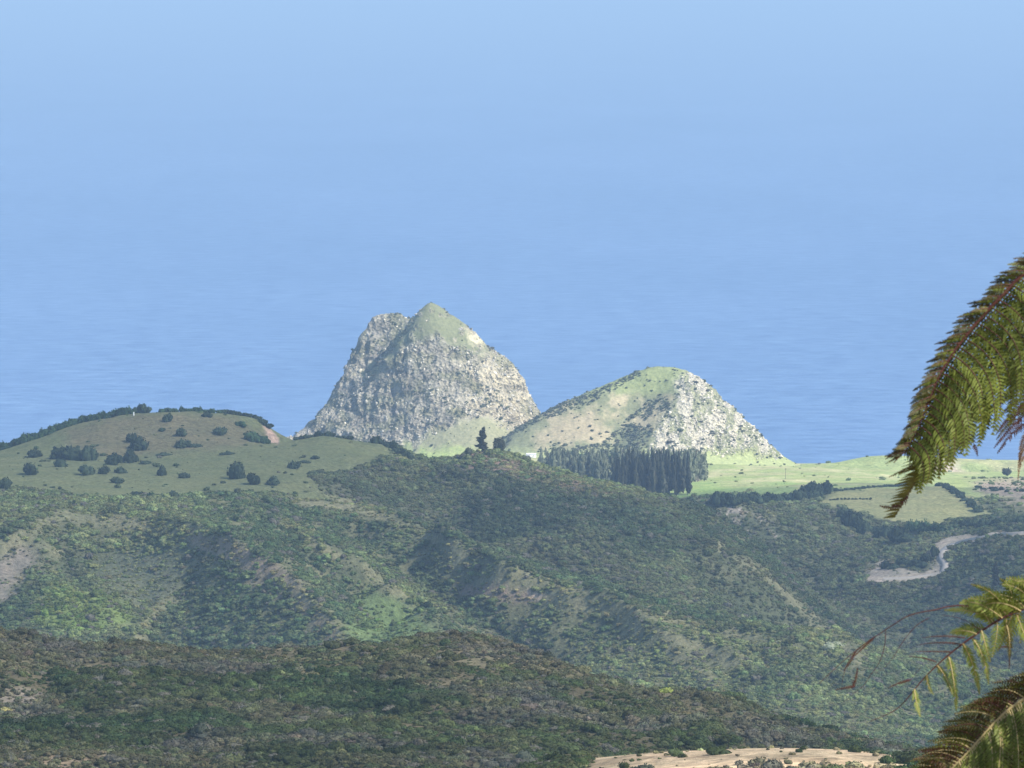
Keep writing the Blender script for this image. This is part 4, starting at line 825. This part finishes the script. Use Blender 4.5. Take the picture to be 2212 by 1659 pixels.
def pinna_geo(path, step, plen, wid, sweep=.55, left=1.0, right=1.0, droop=.25, taper=.9, curl=0.0, twist=.5):
    """leaflet stem plus its two ranks of small pointed pinnules"""
    V = []; Fq = []
    L = [0.0]
    for a, b in zip(path[:-1], path[1:]): L.append(L[-1] + (b - a).length)
    n = max(4, int(L[-1] / step)); view = Vector((0, 1, .1)).normalized(); tw = random.uniform(-twist, twist)
    for i in range(n):
        u = (i + .5) / n * L[-1]; k = max(j for j in range(len(L)) if L[j] <= u); k = min(k, len(path) - 2); f = (u - L[k]) / (L[k + 1] - L[k] + 1e-9); c = path[k].lerp(path[k + 1], f)
        t = (path[k + 1] - path[k]).normalized(); s = t.cross(view).normalized(); s = (s * math.cos(tw) + view * math.sin(tw)).normalized(); q = u / L[-1]
        env = (min(1, q / .12) ** .6) * (1 - q ** 2.2 * taper)
        for sg, am in ((-1, left), (1, right)):
            if am <= 0 or random.random() < .04: continue
            ln = plen * env * am * random.uniform(.82, 1.15); d = (s * sg + t * (sweep + curl * q) + view * random.uniform(-.35, .2) + Vector((0, 0, -droop))).normalized()
            w_ = t * (wid * random.uniform(.8, 1.15)); mid = c + d * ln * .5 + view * random.uniform(-.15, .15) * ln; tip = c + d * ln + Vector((0, 0, -droop * .2 * ln)) + t * ln * .14
            o = len(V); V += [c - w_ * .48, c + w_ * .48, mid + w_ * .40, mid - w_ * .40, tip + w_ * .05, tip - w_ * .05]; Fq += [(o, o + 1, o + 2, o + 3), (o + 3, o + 2, o + 4, o + 5)]
    rr = [max(.0008, .0035 * (1 - .8 * i / (len(path) - 1))) for i in range(len(path))]; A, B = tube(path, rr, 4); o = len(V); V = [tuple(v) for v in V] + A; Fq += [tuple(a + o for a in f) for f in B]
    return V, Fq, len(B)
def pinna(par, path, step, plen, wid, mat, stem=None, name='pinna', label=None, **k):
    V, Fq, ns = pinna_geo(path, step * PXM, plen * PXM, wid * PXM, **k); idx = [0] * (len(Fq) - ns) + [1] * ns
    o = link(name, np_mesh(name, V, Fq, idx), par, [mat, stem or M_STEM]); o.matrix_parent_inverse = par.matrix_world.inverted()
    if label: o['label'] = label
    return o
def stem_part(par, pts, r0, r1, mat, name='rachis', label=None, per=6):
    P = smooth_path(pts, per); V, Fq = tube(P, [r0 + (r1 - r0) * i / (len(P) - 1) for i in range(len(P))], 6); o = link(name, np_mesh(name, V, Fq), par, [mat], True); o.matrix_parent_inverse = par.matrix_world.inverted()
    if label: o['label'] = label
    return P
def fern_root(px_, D_, ztop, label):
    g = at_D(px_, D_); g.x = (px_ - CX) / F * D_; g.z = float(samp(Z, np.array([min(px_, 4000.)]), np.array([D_]))[0]); e = empty('tree_fern', g, label, 'tree fern'); bpy.context.view_layer.update()
    h = ztop - g.z; V, Fq = tube([Vector((.03 * math.sin(i), .03 * math.cos(i * 2), -.4 + (h + .4) * i / 7)) for i in range(8)], [.14, .12, .11, .10, .10, .10, .11, .09], 10); o = link('trunk', np_mesh('trunk', V, Fq), e, [M_STEM])
    top = Vector((g.x, g.y, ztop))
    for k in range(5):    # fronds on the far side of the crown, outside the picture
        an = math.radians(-60 + 40 * k); d = Vector((math.cos(an), math.sin(an), 0)); path = [top + d * (1.5 * t) + Vector((0, 0, .55 * t - .95 * t * t)) for t in (i / 10 for i in range(11))]
        V, Fq, ns = pinna_geo(path, .03, .34, .045, sweep=.5); o = link('frond', np_mesh('frond', V, Fq), e, [L_GREEN]); o.matrix_parent_inverse = e.matrix_world.inverted()
    return e, top
def J(a): return random.uniform(-a, a)

# --- big drooping frond, upper right
ea, ta = fern_root(2760, 22.0, 648.85, 'drooping green tree fern frond arching in at the upper right'); 
RA = [ta, FP(2520, 470), FP(2350, 505), FP(2270, 548), FP(2212, 590), FP(2164, 638), FP(2114, 692), FP(2070, 746), FP(2032, 806), FP(2008, 862), FP(1988, 912), FP(1964, 960), FP(1930, 1000)]
PA = stem_part(ea, RA, .012, .002, M_STEM)
def at_path(P, u): f = u * (len(P) - 1); k = min(int(f), len(P) - 2); return P[k].lerp(P[k + 1], f - k)
for i in range(78):     # short dark pinnae on the outer, seaward side
    u = .16 + .80 * i / 77; b = at_path(PA, u); t = (at_path(PA, min(1, u + .02)) - at_path(PA, u - .02)).normalized(); ln = (54 - 28 * max(0, u - .7) / .3) * PXM * random.uniform(.85, 1.15)
    nrm = Vector((t.z, 0, -t.x)); nrm = nrm if nrm.x < 0 else -nrm; d = (nrm * .72 + t * .62 + Vector((0, random.uniform(-.7, .2), 0))).normalized(); tip = b + d * ln + Vector((0, 0, -.10 * ln))
    pinna(ea, bez(b, b + d * ln * .5 + Vector((0, 0, .03 * ln)), tip, 5), 3.4, 10.5, 4.0, (L_DARK, L_OLIVE, L_GREEN, L_DARK)[i % 4], sweep=.5)
for i in range(96):     # long hanging pinnae on the inner side, in overlapping layers; shade painted in by darker leaf colour behind
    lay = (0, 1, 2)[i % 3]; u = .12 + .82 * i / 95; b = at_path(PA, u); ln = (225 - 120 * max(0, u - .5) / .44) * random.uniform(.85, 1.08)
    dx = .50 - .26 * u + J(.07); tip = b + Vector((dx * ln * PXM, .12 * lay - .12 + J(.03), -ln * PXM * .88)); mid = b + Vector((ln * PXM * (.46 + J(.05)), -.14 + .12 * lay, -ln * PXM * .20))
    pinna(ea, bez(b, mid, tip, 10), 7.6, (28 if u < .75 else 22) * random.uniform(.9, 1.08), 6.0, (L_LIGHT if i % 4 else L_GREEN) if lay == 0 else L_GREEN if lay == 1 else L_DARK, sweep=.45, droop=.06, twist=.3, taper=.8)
# narrow hanging end piece with comb-like pinnules
ep = [FP(2060, 800), FP(2040, 880), FP(2024, 950), FP(1998, 1005), FP(1975, 1045), FP(1950, 1085), FP(1931, 1118)]
pinna(ea, smooth_path(ep, 4), 8.0, 58, 9, L_OLIVE, M_STEM, left=1.0, right=.12, sweep=.55, droop=.1, taper=.6, twist=.1)
pinna(ea, smooth_path([v + Vector((.01, .05, 0)) for v in ep[:-2]], 4), 6.5, 50, 9, L_GREEN, M_STEM, left=.9, right=.35, sweep=.8, droop=.2, twist=.2)
for (a, b, c, mt) in (((1985, 960), (1960, 975), (1913, 1002), L_DARK), ((1990, 990), (1962, 1015), (1920, 1030), L_OLIVE), ((1962, 1072), (1935, 1105), (1900, 1092), L_BROWN), ((1990, 930), (1950, 965), (1912, 992), L_BROWN), ((2085, 935), (2105, 950), (2112, 985), L_BROWN), ((2040, 960), (2060, 985), (2050, 990), L_OLIVE), ((2080, 950), (2075, 975), (2060, 960), L_BROWN)):
    pinna(ea, bez(FP(*a), FP(*b), FP(*c), 7), 4.5, 11, 4.5, mt, sweep=.5)
for i in range(13):     # dead brown and dry tan pinnae near the picture edge
    y0 = 770 + i * 15; dry = i > 8; b = FP(2262 + J(8), y0, .15); tip = FP((2125 if not dry else 2160) + i * 4 + J(10), y0 + 88 + J(12), .15); mid = FP(2200, y0 + 20, .15)
    pinna(ea, bez(b, mid, tip, 7), 5.0, 15 if not dry else 10, 5, L_TAN if dry else (L_BROWN if i % 3 else L_OLIVE), sweep=.55)

# --- thin frond with bare stems, middle right
eb, tb = fern_root(2640, 21.0, 647.25, 'thin tree fern frond with bare curling stems and a few leaflets at middle right')
RB = [tb, FP(2400, 1262), FP(2280, 1290), FP(2212, 1315), FP(2160, 1338), FP(2096, 1379), FP(2044, 1419), FP(1995, 1466), FP(1940, 1529), FP(1880, 1558)]
PB = stem_part(eb, RB, .009, .0012, M_STEM)
for a, b, c, pl, mt in (((2180, 1330), (2150, 1270), (2098, 1262), 22, L_LIGHT), ((2165, 1335), (2110, 1290), (2072, 1303), 20, L_LIGHT), ((2190, 1325), (2190, 1260), (2160, 1250), 22, L_GREEN), ((2212, 1318), (2230, 1270), (2215, 1262), 24, L_GREEN),
    ((2230, 1310), (2280, 1240), (2160, 1262), 14, L_LIGHT), ((2150, 1345), (2100, 1310), (2040, 1318), 16, L_LIGHT), ((2205, 1320), (2160, 1290), (2120, 1310), 20, L_GREEN), ((2240, 1300), (2260, 1380), (2232, 1430), 18, L_LIGHT), ((2130, 1360), (2090, 1345), (2060, 1372), 20, L_GREEN),
    ((2195, 1325), (2212, 1370), (2225, 1400), 18, L_LIGHT), ((2120, 1362), (2130, 1400), (2140, 1430), 15, L_LIGHT), ((2100, 1378), (2128, 1410), (2136, 1478), 15, L_LIGHT), ((2080, 1390), (2106, 1430), (2116, 1500), 16, L_LIGHT), ((2048, 1415), (2062, 1460), (2066, 1535), 15, L_LIGHT),
    ((2024, 1437), (2046, 1460), (2058, 1500), 12, L_GREEN), ((2002, 1458), (2000, 1480), (2016, 1500), 10, L_LIGHT), ((1975, 1488), (1978, 1520), (1988, 1548), 14, L_LIGHT), ((2110, 1370), (2080, 1355), (2050, 1368), 16, L_LIGHT), ((2170, 1340), (2185, 1370), (2180, 1425), 15, L_OLIVE)):
    pinna(eb, bez(FP(a[0], a[1], J(.05)), FP(b[0], b[1], J(.1)), FP(c[0], c[1], J(.1)), 8), 5.0, pl, 5.5, mt, M_STEML, sweep=.6, droop=.15)
for i in range(30):
    b = at_path(PB, .14 + .34 * i / 29); up = i % 3 != 0; v = Vector((-(70 + J(20)) * PXM, J(.06), (42 + J(18)) * PXM)) if up else Vector((-(20 + J(20)) * PXM, J(.05), -(70 + J(20)) * PXM)); pinna(eb, bez(b, b + v * .5 + Vector((.02, 0, .04)), b + v, 8), 6.5, 20, 6.0, (L_LIGHT, L_GREEN, L_LIGHT)[i % 3], M_STEML, sweep=.5, droop=.1)
for a, b, c in (((2085, 1378), (2040, 1370), (1990, 1378)), ((2078, 1392), (2030, 1383), (1979, 1394)), ((2058, 1408), (2015, 1407), (1977, 1407)), ((2022, 1430), (1995, 1418), (1961, 1418)), ((2185, 1400), (2165, 1392), (2155, 1404)), ((2180, 1425), (2182, 1440), (2178, 1448))):
    pinna(eb, bez(FP(*a), FP(*b), FP(*c), 6), 3.5, 4.0, 2.2, L_BROWN, sweep=.7)
for pts, r, mt in (([(2175, 1332), (2125, 1314), (2080, 1308), (2045, 1311), (2022, 1317), (1988, 1323), (1958, 1332), (1929, 1350), (1894, 1373), (1871, 1388), (1842, 1411), (1808, 1440), (1770, 1476)], .0036, M_STEM),
    ([(1913, 1360), (1911, 1393), (1900, 1430), (1882, 1456), (1866, 1480), (1845, 1497), (1822, 1518)], .0017, M_STEM), ([(2006, 1335), (1978, 1353), (1952, 1384), (1935, 1411), (1917, 1436), (1905, 1450)], .0019, M_STEM), ([(1872, 1387), (1838, 1420), (1823, 1455), (1819, 1480)], .0018, M_STEM),
    ([(1852, 1443), (1849, 1465), (1841, 1482)], .002, M_STEM), ([(2120, 1362), (2080, 1338), (2036, 1328)], .002, M_STEM)):
    stem_part(eb, [FP(a, b, .02) for a, b in pts], r, r * .35, mt, 'stem')
for a, b, c in (((1848, 1482), (1825, 1486), (1804, 1490)), ((1968, 1468), (1944, 1474), (1918, 1486)), ((1842, 1484), (1850, 1465), (1853, 1442)), ((1890, 1375), (1868, 1395), (1845, 1418)), ((1850, 1405), (1838, 1428), (1822, 1450))):
    pinna(eb, bez(FP(*a), FP(*b), FP(*c), 6), 3.4, 5.0, 3.0, L_BROWN, name='shrivelled_leaflet', sweep=.4)
# twig that carries the loose brown leaflet
stem_part(eb, [FP(1990, 1440), FP(1978, 1455), FP(1966, 1469)], .0008, .0006, M_STEM, 'stem')

# --- dense frond in the lower right corner
ec, tc_ = fern_root(2700, 20.5, 646.45, 'dense olive and green tree fern frond filling the lower right corner')
RC = [tc_, FP(2420, 1440), FP(2300, 1462), FP(2230, 1498), FP(2180, 1532), FP(2154, 1555), FP(2122, 1590), FP(2091, 1625), FP(2056, 1662), FP(2030, 1705), FP(2010, 1750)]
PC_ = stem_part(ec, RC, .010, .003, M_STEML)
for i in range(92):     # brown olive pinnae lying up and to the left
    u = .22 + .76 * i / 91; b = at_path(PC_, u); v = Vector((-(88 + J(12)) * PXM, .06 + J(.06), (34 + J(14)) * PXM)); v *= (1.0 - .35 * abs(u - .62)); pinna(ec, bez(b, b + v * .5 + Vector((0, 0, .02)), b + v + Vector((0, 0, -.05)), 7), 6.0, 18, 3.8, (L_OLIVE, L_GREEN, L_OLIVE, L_DARK, L_BROWN)[i % 5], M_STEML if i % 2 else M_STEM, sweep=.4, twist=.9)
for i in range(70):     # green pinnae hanging straight down
    u = .16 + .76 * i / 69; b = at_path(PC_, u); ln = 200 * random.uniform(.8, 1.1); tip = b + Vector((J(.03) - .01, -.05 + J(.06), -ln * PXM)); mid = b + Vector((.05 + J(.02), -.1, -ln * PXM * .3)); pinna(ec, bez(b, mid, tip, 9), 8.0, 21, 7.0, (L_LIGHT, L_GREEN, L_LIGHT, L_GREEN, L_OLIVE)[i % 5], M_STEML, sweep=.35, droop=.06, twist=.4)
for i in range(14):
    b = FP(2290 - i * 5, 1480 + i * 8, .1); ln = 150; pinna(ec, bez(b, b + Vector((-.06, .05, .05)), b + Vector((-(60 + J(15)) * PXM, .1, J(.05))), 7), 4.5, 13, 4, L_OLIVE if i % 2 else L_DARK, M_STEML, sweep=.6)

# ------------------------------------------------------------------ cloud that shades the middle hills
def mat_cloud():
    m, t, o = new_mat('thin_cloud'); tc = N(t, 'ShaderNodeTexCoord'); n1 = noise(t, 1 / 500., 4, .55, tc.outputs['Object'])
    r = ramp(t, n1.outputs[0], [(0.25, (0.12, 0.12, 0.12)), (0.7, (0.36, 0.36, 0.36))])
    tp = N(t, 'ShaderNodeBsdfTransparent'); d = N(t, 'ShaderNodeBsdfDiffuse'); d.inputs[0].default_value = (.8, .8, .8, 1); tr = N(t, 'ShaderNodeBsdfTranslucent'); tr.inputs[0].default_value = (.8, .8, .8, 1)
    a = N(t, 'ShaderNodeMixShader'); a.inputs[0].default_value = .5; t.links.new(d.outputs[0], a.inputs[1]); t.links.new(tr.outputs[0], a.inputs[2])
    b = N(t, 'ShaderNodeMixShader'); t.links.new(r.outputs[0], b.inputs[0]); t.links.new(a.outputs[0], b.inputs[2]); t.links.new(tp.outputs[0], b.inputs[1])
    t.links.new(b.outputs[0], o.inputs[0]); return m
def cloud():
    H = 1700.0
    off = SV * ((H - 170) / SV.z)
    # footprint of the shade on the ground, (x, y)
    foot = [(-900, 1150), (100, 1080), (500, 1250), (900, 1500), (1400, 2500), (1500, 4300), (700, 4880), (480, 5120), (400, 5230), (260, 5330), (160, 5200), (0, 4850), (-100, 4680), (-400, 4800), (-1200, 4900), (-1500, 3000)]
    xs = np.arange(-1900, 2100, 50.); ys = np.arange(700, 5700, 50.); X, Y = np.meshgrid(xs, ys)
    jx = X + 90 * fbm(X / 300, Y / 300, 3, 3); jy = Y + 60 * fbm(X / 260, Y / 260, 8, 3)
    ins = inpoly(jx, jy, foot)
    # distance to the edge by repeated erosion
    e = ins.astype(float); t = e.copy()
    for k in range(8):
        q = t.copy(); q[1:] = np.minimum(q[1:], t[:-1]); q[:-1] = np.minimum(q[:-1], t[1:]); q[:, 1:] = np.minimum(q[:, 1:], t[:, :-1]); q[:, :-1] = np.minimum(q[:, :-1], t[:, 1:]); t = q; e += t
    th = e / 9 * (150 + 90 * fbm(X / 350, Y / 350, 5, 4))
    nr, nc = X.shape; fq = grid_faces(nr, nc); ok = ins.ravel()[fq].all(1); fq = fq[ok]
    up = np.stack([X + off.x, Y + off.y, H + np.maximum(th, 2)], -1).reshape(-1, 3); dn = np.stack([X + off.x, Y + off.y, H - np.maximum(th, 2) * .25], -1).reshape(-1, 3)
    ed = {}
    for f in fq:
        for i in range(4):
            a, b = int(f[i]), int(f[(i + 1) % 4]); kk = (min(a, b), max(a, b)); ed[kk] = None if kk in ed else (a, b)
    n = nr * nc; side = [(b, a, a + n, b + n) for v in ed.values() if v for a, b in [v]]
    A = np.concatenate([fq, fq[:, ::-1] + n, np.array(side)]); used = np.unique(A); mp = np.full(2 * n, -1); mp[used] = np.arange(len(used))
    V = np.concatenate([up, dn])[used]
    me = np_mesh('cloud', V, mp[A]); set_kind(link('cloud', me, None, [mat_cloud()], True), 'stuff', 'thin white cloud drifting above the middle hills')
cloud()

# ------------------------------------------------------------------ haze
def haze():
    x0, x1, y0, y1, z0, z1 = -201000, 201000, -31000, 201000, -62, 700
    V = [(x, y, z) for x in (x0, x1) for y in (y0, y1) for z in (z0, z1)]
    me = np_mesh('haze', V, [(0, 1, 3, 2), (4, 6, 7, 5), (0, 4, 5, 1), (2, 3, 7, 6), (0, 2, 6, 4), (1, 5, 7, 3)])
    m, t, o = new_mat('haze'); pv = N(t, 'ShaderNodeVolumePrincipled'); pv.inputs['Color'].default_value = (0.44, 0.63, 0.86, 1); pv.inputs['Density'].default_value = 5.2e-5; pv.inputs['Anisotropy'].default_value = 0.0
    t.links.new(pv.outputs[0], o.inputs['Volume'])
    set_kind(link('haze', me, None, [m]), 'stuff', 'pale blue sea haze filling the distance')
haze()
